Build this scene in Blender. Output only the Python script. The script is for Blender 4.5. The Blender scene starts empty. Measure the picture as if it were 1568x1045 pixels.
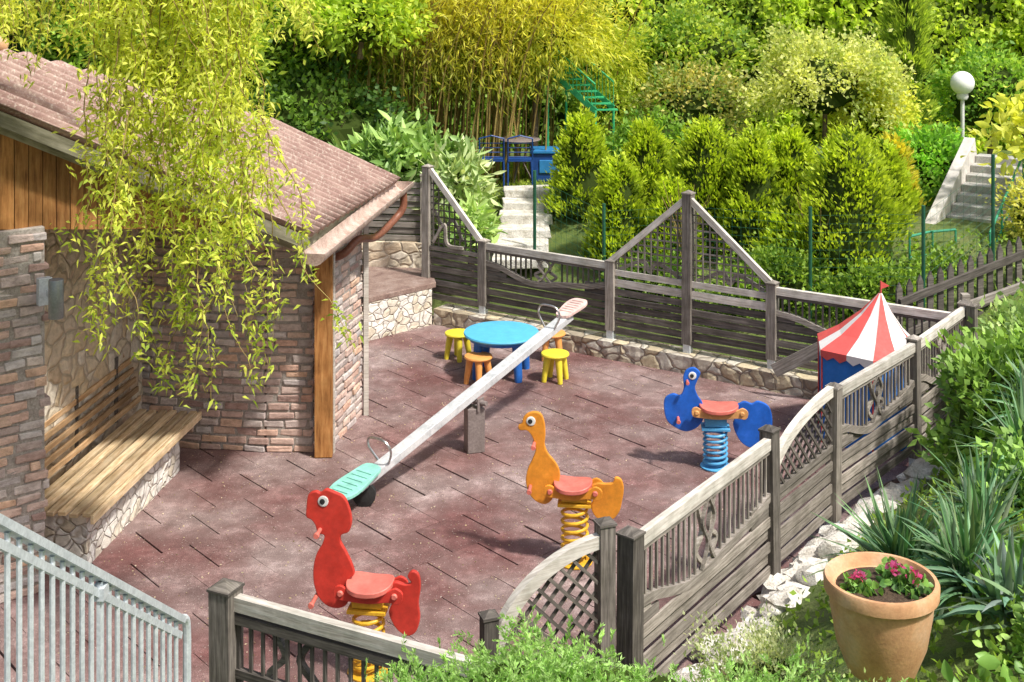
import bpy, math, random
import numpy as np
from mathutils import Vector, Matrix, noise
random.seed(7); rng=np.random.default_rng(7)
sc=bpy.context.scene
sc.view_settings.view_transform='Standard'; sc.view_settings.look='None'; sc.view_settings.exposure=0
def V(*a): return Vector(a)
# ---------------------------------------------------------------- materials
def newmat(name):
    m=bpy.data.materials.new(name); m.use_nodes=True; nt=m.node_tree; nt.nodes.clear()
    o=nt.nodes.new('ShaderNodeOutputMaterial'); return m,nt,o
def ramp(nt,fac,stops,interp='LINEAR'):
    r=nt.nodes.new('ShaderNodeValToRGB'); r.color_ramp.interpolation=interp
    e=r.color_ramp.elements
    while len(e)<len(stops): e.new(0.5)
    for i,(p,c) in enumerate(stops):
        e[i].position=p; e[i].color=(c[0],c[1],c[2],1)
    nt.links.new(fac,r.inputs[0]); return r.outputs[0]
def mixc(nt,fac,a,b,mode='MIX'):
    n=nt.nodes.new('ShaderNodeMix'); n.data_type='RGBA'; n.blend_type=mode
    for sock,val in ((n.inputs[0],fac),(n.inputs[6],a),(n.inputs[7],b)):
        if isinstance(val,(int,float)): sock.default_value=val
        elif isinstance(val,tuple): sock.default_value=(val[0],val[1],val[2],1)
        else: nt.links.new(val,sock)
    return n.outputs[2]
def noisen(nt,vec,scale,detail=4,rough=.6):
    n=nt.nodes.new('ShaderNodeTexNoise'); n.inputs['Scale'].default_value=scale; n.inputs['Detail'].default_value=detail
    n.inputs['Roughness'].default_value=rough
    if vec is not None: nt.links.new(vec,n.inputs['Vector'])
    return n.outputs[0]
def coords(nt,kind='Object',scale=(1,1,1)):
    t=nt.nodes.new('ShaderNodeTexCoord'); mp=nt.nodes.new('ShaderNodeMapping'); mp.inputs['Scale'].default_value=scale
    nt.links.new(t.outputs[kind],mp.inputs[0]); return mp.outputs[0]
def finish(nt,o,col,rough=.7,bump=None,bs=.3,metal=0,bd=.02,spec=.5):
    p=nt.nodes.new('ShaderNodeBsdfPrincipled')
    if isinstance(col,tuple): p.inputs['Base Color'].default_value=(*col,1)
    else: nt.links.new(col,p.inputs['Base Color'])
    if isinstance(rough,(int,float)): p.inputs['Roughness'].default_value=rough
    else: nt.links.new(rough,p.inputs['Roughness'])
    p.inputs['Metallic'].default_value=metal; p.inputs['Specular IOR Level'].default_value=spec
    if bump is not None:
        b=nt.nodes.new('ShaderNodeBump'); b.inputs['Strength'].default_value=bs; b.inputs['Distance'].default_value=bd
        nt.links.new(bump,b.inputs['Height']); nt.links.new(b.outputs[0],p.inputs['Normal'])
    nt.links.new(p.outputs[0],o.inputs[0])
def attr(nt,name='Col'):
    a=nt.nodes.new('ShaderNodeAttribute'); a.attribute_name=name; return a
def wood(name,dark,mid,light,rough=.8,grain=18,var=.5):
    m,nt,o=newmat(name); uv=coords(nt,'UV',(1.2,grain,1))
    n1=noisen(nt,uv,3,6,.65); n2=noisen(nt,coords(nt,'Object',(1,1,1)),6,3)
    c=ramp(nt,n1,[(.3,dark),(.5,mid),(.72,light)])
    a=attr(nt); sep=nt.nodes.new('ShaderNodeSeparateColor'); nt.links.new(a.outputs[0],sep.inputs[0])
    v=ramp(nt,sep.outputs[0],[(0,(1-var,)*3),(1,(1+var*.3,)*3)])
    c=mixc(nt,1.0,c,v,'MULTIPLY')
    v2=ramp(nt,n2,[(.3,(.65,.66,.62)),(.65,(1.1,1.1,1.1))]); c=mixc(nt,.8,c,v2,'MULTIPLY')
    finish(nt,o,c,rough,n1,.5,bd=.006,spec=.25); return m
def plastic(name,c,rough=.35,dirt=.18):
    m,nt,o=newmat(name); n=noisen(nt,coords(nt),9,6,.7)
    k=ramp(nt,n,[(.35,tuple(x*(1-dirt*1.6) for x in c)),(.6,c),(.8,tuple(min(1,x*(1+dirt)+.02) for x in c))])
    r=ramp(nt,noisen(nt,coords(nt),30,5),[(.3,(rough,)*3),(.7,(min(1,rough+.25),)*3)])
    finish(nt,o,k,r,n,.06,bd=.01); return m
def stone(name,cols,mortar,scale=4,bump=.8,edge=.05,zs=1.3,warp=.25):
    m,nt,o=newmat(name); co=coords(nt,'Object',(1,1,zs))
    nn=nt.nodes.new('ShaderNodeTexNoise'); nn.inputs['Scale'].default_value=3; nt.links.new(co,nn.inputs[0])
    vm=nt.nodes.new('ShaderNodeVectorMath'); vm.operation='MULTIPLY_ADD'; nt.links.new(nn.outputs[1],vm.inputs[0]); vm.inputs[1].default_value=(warp,)*3; nt.links.new(co,vm.inputs[2])
    v1=nt.nodes.new('ShaderNodeTexVoronoi'); v1.feature='DISTANCE_TO_EDGE'; v1.inputs['Scale'].default_value=scale; nt.links.new(vm.outputs[0],v1.inputs['Vector'])
    v2=nt.nodes.new('ShaderNodeTexVoronoi'); v2.inputs['Scale'].default_value=scale; nt.links.new(vm.outputs[0],v2.inputs['Vector'])
    sp=nt.nodes.new('ShaderNodeSeparateColor'); nt.links.new(v2.outputs['Color'],sp.inputs[0])
    c=ramp(nt,sp.outputs[0],[(i/(len(cols)-1),k) for i,k in enumerate(cols)])
    n=noisen(nt,co,14,6,.7); sh=ramp(nt,n,[(.3,(.6,.58,.55)),(.7,(1.15,1.15,1.15))]); c=mixc(nt,.8,c,sh,'MULTIPLY')
    f=ramp(nt,v1.outputs[0],[(edge*.4,(0,0,0)),(edge,(1,1,1))]); c=mixc(nt,f,mortar,c)
    h=ramp(nt,v1.outputs[0],[(0,(0,0,0)),(edge*2.5,(.8,.8,.8)),(1,(1,1,1))]); hh=mixc(nt,.35,h,n,'ADD')
    finish(nt,o,c,.85,hh,bump,bd=.03,spec=.3); return m
def mottled(name,cols,scale=6,rough=.9,bump=.4,bd=.02,metal=0,usecol=0,spec=.3,fine=60,finestr=.3):
    m,nt,o=newmat(name); co=coords(nt); n=noisen(nt,co,scale,6,.65)
    c=ramp(nt,n,[(.3+.4*i/(max(1,len(cols)-1)),k) for i,k in enumerate(cols)])
    n2=noisen(nt,co,fine,3,.6); c=mixc(nt,finestr,c,ramp(nt,n2,[(.35,(.4,.4,.4)),(.65,(1.6,1.6,1.6))]),'MULTIPLY')
    if usecol: c=mixc(nt,usecol,c,attr(nt).outputs[0],'MULTIPLY')
    finish(nt,o,c,rough,mixc(nt,.5,n,n2),bump,bd=bd,metal=metal,spec=spec); return m
def leafmat(name,trans=.4,gloss=.04):
    m,nt,o=newmat(name); a=attr(nt); n=noisen(nt,coords(nt),4,3)
    c=mixc(nt,.6,a.outputs[0],ramp(nt,n,[(.3,(.62,.68,.6)),(.7,(1.32,1.3,1.2))]),'MULTIPLY')
    d=nt.nodes.new('ShaderNodeBsdfDiffuse'); t=nt.nodes.new('ShaderNodeBsdfTranslucent'); g=nt.nodes.new('ShaderNodeBsdfGlossy')
    g.inputs['Roughness'].default_value=.5; g.inputs[0].default_value=(.8,.85,.75,1)
    nt.links.new(c,d.inputs[0]); tc=mixc(nt,1.0,c,(1.5,1.5,.8),'MULTIPLY'); nt.links.new(tc,t.inputs[0])
    m1=nt.nodes.new('ShaderNodeMixShader'); m1.inputs[0].default_value=trans; nt.links.new(d.outputs[0],m1.inputs[1]); nt.links.new(t.outputs[0],m1.inputs[2])
    m2=nt.nodes.new('ShaderNodeMixShader'); m2.inputs[0].default_value=gloss; nt.links.new(m1.outputs[0],m2.inputs[1]); nt.links.new(g.outputs[0],m2.inputs[2])
    nt.links.new(m2.outputs[0],o.inputs[0]); return m
LEAF=leafmat('leaf_soft',.45,.02); LEAFG=leafmat('leaf_glossy',.25,.05)
W_DARK=wood('fence_wood_dark',(.075,.066,.06),(.16,.14,.125),(.29,.26,.23))
W_GREY=wood('fence_wood_grey',(.17,.145,.125),(.34,.30,.265),(.54,.49,.44))
W_PALE=wood('fence_rail_pale',(.44,.38,.33),(.70,.65,.59),(.84,.81,.76),var=.25)
W_ORANGE=wood('pine_stained',(.22,.085,.026),(.44,.20,.065),(.60,.32,.12),rough=.6,grain=10,var=.4)
W_BENCH=wood('bench_wood',(.44,.28,.14),(.70,.52,.32),(.84,.70,.51),rough=.6,grain=12,var=.35)
W_BACK=wood('bench_back_wood',(.32,.17,.08),(.55,.35,.19),(.73,.54,.36),rough=.6,grain=12,var=.5)
W_VERGE=wood('verge_board',(.20,.19,.12),(.38,.35,.24),(.56,.52,.39),grain=8)
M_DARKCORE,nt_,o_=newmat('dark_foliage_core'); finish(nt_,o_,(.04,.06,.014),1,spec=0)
M_BARK=mottled('bark',[(.05,.035,.02),(.12,.085,.05),(.2,.15,.1)],12)
M_TWIG=mottled('twig',[(.20,.14,.05),(.35,.27,.09)],12)
M_BAMBOO=mottled('bamboo_stem',[(.16,.10,.03),(.36,.25,.08),(.28,.27,.08)],9)
M_WALLSTONE=stone('retaining_stone',[(.46,.37,.24),(.64,.60,.52),(.38,.32,.24),(.66,.56,.38),(.55,.51,.46)],(.24,.2,.16),5.0)
M_WHITESTONE=stone('pale_stone',[(.76,.73,.67),(.86,.84,.80),(.70,.62,.48),(.83,.80,.75),(.79,.75,.70)],(.56,.50,.42),7.5,edge=.035)
M_HOUSESTONE=stone('ochre_stone',[(.70,.56,.38),(.79,.69,.53),(.60,.46,.32),(.82,.74,.62),(.68,.59,.47)],(.50,.42,.32),4.4,edge=.05)
M_STEEL=mottled('galvanised_steel',[(.50,.54,.58),(.60,.64,.68),(.68,.72,.76)],15,rough=.5,bump=.1,metal=.3,spec=.5,finestr=.12)
M_CHROME=mottled('handle_steel',[(.5,.5,.5),(.65,.65,.65)],15,rough=.3,bump=.05,metal=.9)
M_CONC=mottled('concrete',[(.28,.27,.25),(.42,.41,.38),(.52,.5,.47)],4,bump=.3)
M_SLAB=mottled('terrace_slab',[(.15,.09,.08),(.26,.18,.15),(.34,.26,.23)],6,bump=.5)
M_ROCK=mottled('rock',[(.40,.36,.30),(.64,.61,.56),(.78,.76,.72)],9,bump=.8,bd=.03)
M_MORTAR=mottled('mortar',[(.28,.24,.21),(.42,.38,.34)],20,bump=.6)
M_TERRA=mottled('terracotta',[(.46,.23,.115),(.62,.35,.185),(.68,.46,.30)],4,rough=.8,bump=.15,finestr=.12)
M_SOIL=mottled('soil',[(.05,.03,.02),(.10,.07,.045)],30,bump=1)
M_GLOBE=plastic('lamp_globe',(.88,.88,.87),.3,.03)
def brickmat():
    m,nt,o=newmat('rustic_brick'); a=attr(nt); sep=nt.nodes.new('ShaderNodeSeparateColor'); nt.links.new(a.outputs[0],sep.inputs[0])
    c=ramp(nt,sep.outputs[0],[(0,(.36,.24,.21)),(.16,(.60,.43,.36)),(.32,(.47,.43,.42)),(.48,(.64,.40,.30)),(.62,(.57,.52,.49)),(.78,(.44,.33,.29)),(.9,(.70,.46,.32)),(1,(.64,.59,.56))])
    n=noisen(nt,coords(nt,'Object',(1,1,1.5)),11,7,.75); c=mixc(nt,.9,c,ramp(nt,n,[(.28,(.55,.5,.48)),(.5,(1,1,1)),(.72,(1.4,1.42,1.45))]),'MULTIPLY')
    finish(nt,o,c,.9,n,.9,bd=.02,spec=.2); return m
M_BRICK=brickmat()
def roofmat():
    m,nt,o=newmat('corrugated_fibre_cement'); co=coords(nt)
    n=noisen(nt,co,2.0,7,.75); n2=noisen(nt,co,38,5,.75)
    c=ramp(nt,n,[(.3,(.21,.12,.10)),(.5,(.34,.215,.185)),(.7,(.48,.345,.295))])
    c=mixc(nt,ramp(nt,n2,[(.52,(0,0,0)),(.63,(.75,.75,.75))]),c,(.62,.53,.45))
    finish(nt,o,c,.85,n2,.4,bd=.01); return m
M_ROOF=roofmat()
def rubbermat():
    m,nt,o=newmat('rubber_tile'); co=coords(nt)
    a=attr(nt); sep=nt.nodes.new('ShaderNodeSeparateColor'); nt.links.new(a.outputs[0],sep.inputs[0])
    n=noisen(nt,co,.8,5,.6); n2=noisen(nt,co,170,2,.7); n3=noisen(nt,co,4.5,8,.8)
    c=ramp(nt,n,[(.34,(.145,.066,.062)),(.48,(.185,.112,.105)),(.64,(.255,.190,.180))])
    c=mixc(nt,1.0,c,ramp(nt,sep.outputs[0],[(0,(.90,.90,.90)),(1,(1.08,1.08,1.08))]),'MULTIPLY')
    c=mixc(nt,.9,c,ramp(nt,n3,[(.3,(.64,.61,.60)),(.5,(1,1,1)),(.66,(1.75,1.87,1.9))]),'MULTIPLY')
    c=mixc(nt,.8,c,ramp(nt,n2,[(.35,(.42,.39,.39)),(.65,(1.65,1.65,1.65))]),'MULTIPLY')
    n4=noisen(nt,co,60,2,.5); c=mixc(nt,ramp(nt,n4,[(.67,(0,0,0)),(.72,(.8,.8,.8))]),c,(.60,.54,.49))
    e=ramp(nt,n3,[(.3,(.6,.6,.6)),(.7,(.85,.85,.85))])
    finish(nt,o,c,e,n2,.6,bd=.005,spec=.3); return m
M_RUBBER=rubbermat()
# ---------------------------------------------------------------- mesh builder
def frame(o,x,z=(0,0,1)):
    x=Vector(x).normalized(); z=Vector(z); y=z.cross(x)
    if y.length<1e-5: y=Vector((0,1,0)).cross(x)
    y.normalize(); z=x.cross(y).normalized()
    return Matrix(((x.x,y.x,z.x,o[0]),(x.y,y.y,z.y,o[1]),(x.z,y.z,z.z,o[2]),(0,0,0,1)))
class Bld:
    def __init__(s): s.v=[];s.f=[];s.m=[];s.uv=[];s.c=[]
    def add(s,lv,faces,M=None,mat=0,col=None):
        b=len(s.v); lv=[Vector(p) for p in lv]
        if M is None: M=Matrix.Identity(4)
        s.v+= [tuple(M@p) for p in lv]
        r=random.random() if col is None else col; ou,ov=random.random()*7,random.random()*7
        for f in faces:
            n=(lv[f[1]]-lv[f[0]]).cross(lv[f[2]]-lv[f[0]]); a=(abs(n.x),abs(n.y),abs(n.z)); k=a.index(max(a))
            for i in f:
                p=lv[i]; s.uv.append(((p.y,p.z) if k==0 else (p.x,p.z) if k==1 else (p.x,p.y))); s.uv[-1]=(s.uv[-1][0]+ou,s.uv[-1][1]+ov)
                s.c.append(r)
            s.f.append(tuple(i+b for i in f)); s.m.append(mat)
    def box(s,c,d,M=None,mat=0,col=None,j=0):
        x,y,z=d[0]/2,d[1]/2,d[2]/2
        lv=[(c[0]+a*x+random.uniform(-j,j),c[1]+b*y+random.uniform(-j,j),c[2]+e*z+random.uniform(-j,j)) for a in(-1,1) for b in(-1,1) for e in(-1,1)]
        s.add(lv,[(0,1,3,2),(4,6,7,5),(0,4,5,1),(2,3,7,6),(0,2,6,4),(1,5,7,3)],M,mat,col)
    def beam(s,p0,p1,w,h,mat=0,up=(0,0,1),col=None,j=0):
        p0=Vector(p0);p1=Vector(p1); L=(p1-p0).length
        s.box((L/2,0,0),(L,w,h),frame(p0,p1-p0,up),mat,col,j)
    def tube(s,pts,r,n=6,mat=0,closed=False,col=None):
        pts=[Vector(p) for p in pts]; N=len(pts); rs=r if isinstance(r,(list,tuple)) else [r]*N
        lv=[];prev=None
        for i,p in enumerate(pts):
            if closed: t=(pts[(i+1)%N]-pts[i-1])
            else: t=pts[min(i+1,N-1)]-pts[max(i-1,0)]
            t.normalize()
            if prev is None: a=t.cross(Vector((0,0,1)) if abs(t.z)<.9 else Vector((1,0,0)))
            else: a=prev-t*prev.dot(t)
            a.normalize(); prev=a; b=t.cross(a)
            for k in range(n):
                an=2*math.pi*k/n; lv.append(p+(a*math.cos(an)+b*math.sin(an))*rs[i])
        fs=[]
        for i in range(N if closed else N-1):
            for k in range(n):
                j=(i+1)%N; fs.append((i*n+k,i*n+(k+1)%n,j*n+(k+1)%n,j*n+k))
        if not closed: fs+=[tuple(range(n))[::-1],tuple((N-1)*n+k for k in range(n))]
        s.add(lv,fs,None,mat,col)
    def lathe(s,prof,c,n=24,mat=0,M=None,col=None):
        lv=[];fs=[]
        for r,z in prof:
            for k in range(n):
                a=2*math.pi*k/n; lv.append((c[0]+r*math.cos(a),c[1]+r*math.sin(a),c[2]+z))
        for i in range(len(prof)-1):
            for k in range(n): fs.append((i*n+k,i*n+(k+1)%n,(i+1)*n+(k+1)%n,(i+1)*n+k))
        fs+=[tuple(range(n))[::-1],tuple((len(prof)-1)*n+k for k in range(n))]
        s.add(lv,fs,M,mat,col)
    def prism(s,out,y0,y1,M=None,mat=0,smooth=0,col=None,flat=False):
        P=[Vector((a,b)) for a,b in out]
        if smooth:
            Q=[];N=len(P)
            for i in range(N):
                a,b,c,d=P[i-1],P[i],P[(i+1)%N],P[(i+2)%N]
                for k in range(smooth):
                    t=k/smooth; Q.append(.5*((2*b)+(c-a)*t+(2*a-5*b+4*c-d)*t*t+(3*b-a-3*c+d)*t**3))
            P=Q
        N=len(P)
        if flat: lv=[(p.x,p.y,y0) for p in P]+[(p.x,p.y,y1) for p in P]
        else: lv=[(p.x,y0,p.y) for p in P]+[(p.x,y1,p.y) for p in P]
        fs=[tuple(range(N)),tuple(range(2*N-1,N-1,-1))]+[(i,i+N,(i+1)%N+N,(i+1)%N) for i in range(N)]
        s.add(lv,fs,M,mat,col)
    def sphere(s,c,r,n=12,mat=0,jit=0,sc_=(1,1,1),col=None):
        lv=[];fs=[];m=n//2+1
        sd=random.random()*100
        for i in range(m+1):
            th=math.pi*i/m
            for k in range(n):
                ph=2*math.pi*k/n; d=Vector((math.sin(th)*math.cos(ph),math.sin(th)*math.sin(ph),math.cos(th)))
                rr=r*(1+jit*noise.noise(d*1.7+Vector((sd,sd,0)))*2) if jit else r
                lv.append((c[0]+d.x*rr*sc_[0],c[1]+d.y*rr*sc_[1],c[2]+d.z*rr*sc_[2]))
        for i in range(m):
            for k in range(n): fs.append((i*n+k,(i+1)*n+k,(i+1)*n+(k+1)%n,i*n+(k+1)%n))
        s.add(lv,fs,None,mat,col)
    def obj(s,name,mats,parent=None,bevel=0,smooth=False,angle=40):
        me=bpy.data.meshes.new(name); me.from_pydata(s.v,[],s.f)
        u=me.uv_layers.new(name='UVMap'); u.data.foreach_set('uv',np.array(s.uv,dtype=np.float32).ravel())
        ca=me.color_attributes.new('Col','FLOAT_COLOR','CORNER'); c=np.array(s.c,dtype=np.float32)
        ca.data.foreach_set('color',np.stack([c,c,c,np.ones_like(c)],1).ravel())
        for m in mats: me.materials.append(m)
        me.polygons.foreach_set('material_index',s.m)
        if smooth: me.polygons.foreach_set('use_smooth',[True]*len(s.f))
        me.validate(); me.update()
        o=bpy.data.objects.new(name,me); sc.collection.objects.link(o)
        if smooth: me.set_sharp_from_angle(angle=math.radians(angle))
        if bevel:
            b=o.modifiers.new('bev','BEVEL'); b.width=bevel; b.segments=2; b.limit_method='ANGLE'; b.angle_limit=math.radians(35)
        if parent: par(o,parent)
        return o
def root(name,loc):
    e=bpy.data.objects.new(name,None); e.location=loc; e.empty_display_size=.2; sc.collection.objects.link(e); return e
def par(o,r): o.parent=r; o.matrix_parent_inverse=Matrix.Translation(-Vector(r.location))
# ---------------------------------------------------------------- leaves
def npobj(name,verts,quads,cols,mat,parent=None,smooth=False):
    me=bpy.data.meshes.new(name); nv=len(verts); nf=len(quads)
    me.vertices.add(nv); me.vertices.foreach_set('co',verts.astype(np.float32).ravel())
    me.loops.add(nf*4); me.loops.foreach_set('vertex_index',quads.astype(np.int32).ravel())
    me.polygons.add(nf); me.polygons.foreach_set('loop_start',(np.arange(nf)*4).astype(np.int32)); me.polygons.foreach_set('loop_total',np.full(nf,4,dtype=np.int32))
    ca=me.color_attributes.new('Col','FLOAT_COLOR','POINT')
    ca.data.foreach_set('color',np.concatenate([cols,np.ones((nv,1))],1).astype(np.float32).ravel())
    me.materials.append(mat); me.update(calc_edges=True)
    o=bpy.data.objects.new(name,me); sc.collection.objects.link(o)
    if parent: par(o,parent)
    return o
def nrm(a): return a/np.maximum(np.linalg.norm(a,axis=1,keepdims=True),1e-6)
def leaves(name,P,D,L,W,C,mat=None,parent=None,fold=.18,droop=0,hi=False):
    N=len(P); D=nrm(D); S=nrm(np.cross(D,rng.normal(size=(N,3)))); Nn=np.cross(S,D)
    L=np.broadcast_to(np.asarray(L,float),(N,)).reshape(-1,1)*rng.uniform(.65,1.25,(N,1)); W=np.broadcast_to(np.asarray(W,float),(N,)).reshape(-1,1)*rng.uniform(.75,1.2,(N,1))
    if not hi:
        mid=P+D*L*.42
        tip=P+D*L; tip[:,2]-=droop*L[:,0]
        v=np.stack([P,mid+S*W*.5+Nn*W*fold,tip,mid-S*W*.5+Nn*W*fold],1).reshape(-1,3)
        q=np.arange(4*N).reshape(-1,4)
        return npobj(name,v,q,np.repeat(np.clip(C,0,1),4,0),mat or LEAF,parent)
    rows=[]; dr=droop+.25
    for t,w in ((0,.06),(.25,.42),(.55,.5),(.82,.28),(1,.02)):
        c=P+D*L*t-Nn*L*dr*t*t*.5
        rows+= [c+S*W*w+Nn*W*fold*w*2,c,c-S*W*w+Nn*W*fold*w*2]
    v=np.stack(rows,1).reshape(-1,3); base=(np.arange(N)*15)[:,None,None]
    tq=np.array([[a*3+s,a*3+s+1,a*3+s+4,a*3+s+3] for a in range(4) for s in (0,1)])[None]
    return npobj(name,v,(base+tq).reshape(-1,4),np.repeat(np.clip(C,0,1),15,0),mat or LEAF,parent)
GAIN=1.75
def colvar(N,c,c2=None,var=.25,clump=None,gain=None):
    g=GAIN if gain is None else gain
    c=np.array(c); c2=np.array(c2 if c2 is not None else c)
    t=rng.random((N,1)) if clump is None else np.clip(clump.reshape(-1,1)+rng.normal(0,.15,(N,1)),0,1)
    return np.minimum((c*(1-t)+c2*t)*g*np.array([1.12,1.02,1.0]),np.array([.74,.76,.6]))*rng.uniform(1-var,1+var,(N,1))
def ell_pts(c,r,nc,n,sig,flat=0,low=-.4,lump=.35):
    d=rng.normal(size=(nc*2,3)); d=nrm(d); d=d[d[:,2]>low][:nc]; nc=len(d); sd=rng.random()*50
    rad=rng.uniform(.68,1.08,(nc,1)); rad*=1+lump*np.array([noise.noise(Vector(q)*1.6+Vector((sd,sd,sd))) for q in d])[:,None]*1.3
    cc=np.array(c)+d*rad*np.array(r)
    k=rng.integers(0,nc,n); off=rng.normal(size=(n,3))*sig; P=cc[k]+off
    cv=rng.random(nc)[k]; 
    return P,nrm(d[k]+off/ (sig*3+1e-6)),cv
def bush(name,c,r,n=4000,L=.09,W=.04,c1=(.05,.10,.02),c2=(.15,.22,.04),nc=90,sig=.1,up=.3,rand=.8,mat=None,core=.7,trunk=None,droop=0,low=-.5,hi=False,gain=None):
    rt=root(name,(c[0],c[1],c[2]-r[2]))
    P,O,cv=ell_pts(c,r,nc,n,sig,low=low)
    D=O+rng.normal(size=P.shape)*rand+np.array([0,0,up])
    leaves('foliage',P,D,L,W,colvar(n,c1,c2,.25,cv,gain),mat,rt,droop=droop,hi=hi)
    b=Bld()
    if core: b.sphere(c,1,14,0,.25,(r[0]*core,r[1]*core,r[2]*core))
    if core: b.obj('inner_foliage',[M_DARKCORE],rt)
    b=Bld(); bz=c[2]-r[2]-(trunk or .25)
    b.tube([(c[0],c[1],bz),(c[0]+.03,c[1],c[2]-.3*r[2]),(c[0]-.02,c[1],c[2]+.3*r[2])],[.05,.035,.015],7)
    for i in range(7):
        a=random.uniform(0,6.28); e=.75
        b.tube([(c[0],c[1],c[2]-.5*r[2]+i*.06),(c[0]+.5*e*r[0]*math.cos(a),c[1]+.5*e*r[1]*math.sin(a),c[2]),(c[0]+e*r[0]*math.cos(a),c[1]+e*r[1]*math.sin(a),c[2]+.4*r[2])],[.02,.013,.005],5)
    b.obj('branches',[M_BARK],rt)
    return rt
# ---------------------------------------------------------------- terrain
POLY=[(-1.72,7.4),(-.05,6.65),(.72,7.85),(1.95,9.6),(2.66,10.6),(3.78,11.9),(4.68,13.2),(2.9,14.42),(-.32,16.6),(-1.15,17.1),(-3,17.1),(-6.5,13.5),(-6.5,7.4)]
def inside(x,y):
    r=False; n=len(POLY)
    for i in range(n):
        x1,y1=POLY[i];x2,y2=POLY[i-1]
        if (y1>y)!=(y2>y) and x<(x2-x1)*(y-y1)/(y2-y1)+x1: r=not r
    return r
def qdist(x,y):
    m=1e9;n=len(POLY)
    for i in range(n):
        ax,ay=POLY[i-1];bx,by=POLY[i];dx,dy=bx-ax,by-ay
        t=max(0,min(1,((x-ax)*dx+(y-ay)*dy)/(dx*dx+dy*dy))); m=min(m,math.hypot(x-ax-t*dx,y-ay-t*dy))
    return m
def terr(x,y):
    if inside(x,y): return -.06
    q=qdist(x,y)
    zf=min(.02+.58*q,3.1+.05*max(0,q-6))
    zb=min(.12+.45*q,1.25)+min(max(0,y-24.6)*1.3,6)
    w=min(1,max(0,(y-11)/3.5)); w=w*w*(3-2*w)
    z=zf*(1-w)+zb*w
    if x<-1.4 and y<8: z=min(z,max(0,.5*(7.4-y)))
    return z+.03*noise.noise(Vector((x*2,y*2,0)))
xs=np.unique(np.round(np.concatenate([np.arange(-9,12,.2),np.linspace(-80,-9,18),np.linspace(12,80,18)]),3))
ys=np.unique(np.round(np.concatenate([np.arange(0,27,.2),np.linspace(-40,0,10),np.linspace(27,110,16)]),3))
vv=[(x,y,terr(x,y)) for y in ys for x in xs]; nx=len(xs)
ff=[(j*nx+i,j*nx+i+1,(j+1)*nx+i+1,(j+1)*nx+i) for j in range(len(ys)-1) for i in range(nx-1)]
b=Bld(); b.v=vv; b.f=ff; b.m=[0]*len(ff); b.uv=[(0,0)]*(4*len(ff)); b.c=[.5]*(4*len(ff))
M_GROUND=mottled('ground_soil_grass',[(.06,.09,.02),(.12,.17,.04),(.17,.18,.07)],3,bump=.8,bd=.05)
b.obj('ground',[M_GROUND],smooth=True)
# rubber tile floor
b=Bld(); ang=math.radians(41); ca,sa=math.cos(ang),math.sin(ang); T=.5
for j in range(-20,30):
    ro=(.5 if j%2 else 0)+random.uniform(-.05,.05)
    for i in range(-5,45):
        lx=(i+ro)*T; ly=j*T
        x=lx*ca-ly*sa-1.0; y=lx*sa+ly*ca+.3
        if not (-5.2<x<5 and 5<y<17.5): continue
        if not inside(x,y) and qdist(x,y)>.0: continue
        M=Matrix.Translation((x,y,random.gauss(0,.0012)))@Matrix.Rotation(ang+random.gauss(0,.003),4,'Z')@Matrix.Rotation(random.gauss(0,.002),4,'X')@Matrix.Rotation(random.gauss(0,.004),4,'Y')
        b.box((0,0,-.022),(T-.003-random.random()**3*.022,T-.0015-random.random()*.004,.045),M,0)
o=b.obj('rubber_floor',[M_RUBBER],bevel=.003)
b=Bld(); b.prism([(x,y) for x,y in POLY],-.075,-.048,None,0,flat=True); b.obj('floor_base',[M_RUBBER])
N=2600; P=np.stack([rng.uniform(-3.2,4.2,N),rng.uniform(7.5,16.5,N),np.full(N,.008)],1)
P=P[[inside(p[0],p[1]) for p in P]]; N=len(P); D=rng.normal(size=(N,3)); D[:,2]=.1
leaves('leaf_litter',P,D,.018,.011,colvar(N,(.28,.25,.17),(.36,.34,.29)),LEAF)
# ---------------------------------------------------------------- fences
def catm(pts,k=8):
    P=[Vector(p) for p in pts]; P=[2*P[0]-P[1]]+P+[2*P[-1]-P[-2]]; out=[]
    for i in range(1,len(P)-2):
        for j in range(k):
            t=j/k;a,b_,c,d=P[i-1:i+3]; out.append(.5*((2*b_)+(c-a)*t+(2*a-5*b_+4*c-d)*t*t+(3*b_-a-3*c+d)*t**3))
    out.append(P[-2]); return out
class Panel:
    def __init__(s,b,p0,p1,zb):
        s.b=b; s.o=Vector((p0[0],p0[1],zb)); d=Vector((p1[0]-p0[0],p1[1]-p0[1],0)); s.L=d.length; s.u=d.normalized(); s.n=Vector((-s.u.y,s.u.x,0))
    def P(s,a,z,t=0): return s.o+s.u*a+Vector((0,0,z))+s.n*t
    def bar(s,a0,z0,a1,z1,w,h,mat,t=0):
        s.b.beam(s.P(a0,z0,t),s.P(a1,z1,t),w,h,mat,up=(0,0,1) if abs(a1-a0)>1e-3 else tuple(s.u),j=.0012)
    def curve(s,pts,w,h,mat,t=0,k=6):
        Q=catm([(p[0],p[1],0) for p in pts],k); n=len(Q); lv=[]
        for i,q in enumerate(Q):
            d=(Q[min(i+1,n-1)]-Q[max(i-1,0)]).normalized(); nn=Vector((-d.y,d.x,0))*h/2
            for e in (-1,1):
                for g in (-1,1):
                    r=q+nn*e; lv.append(tuple(s.P(r.x,r.y,t+g*w/2)))
        fs=[]
        for i in range(n-1):
            A=i*4;B_=A+4
            fs+=[(A,A+1,B_+1,B_),(A+1,A+3,B_+3,B_+1),(A+3,A+2,B_+2,B_+3),(A+2,A,B_,B_+2)]
        fs+=[(0,2,3,1),((n-1)*4,(n-1)*4+1,(n-1)*4+3,(n-1)*4+2)]
        s.b.add(lv,fs,None,mat)
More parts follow.
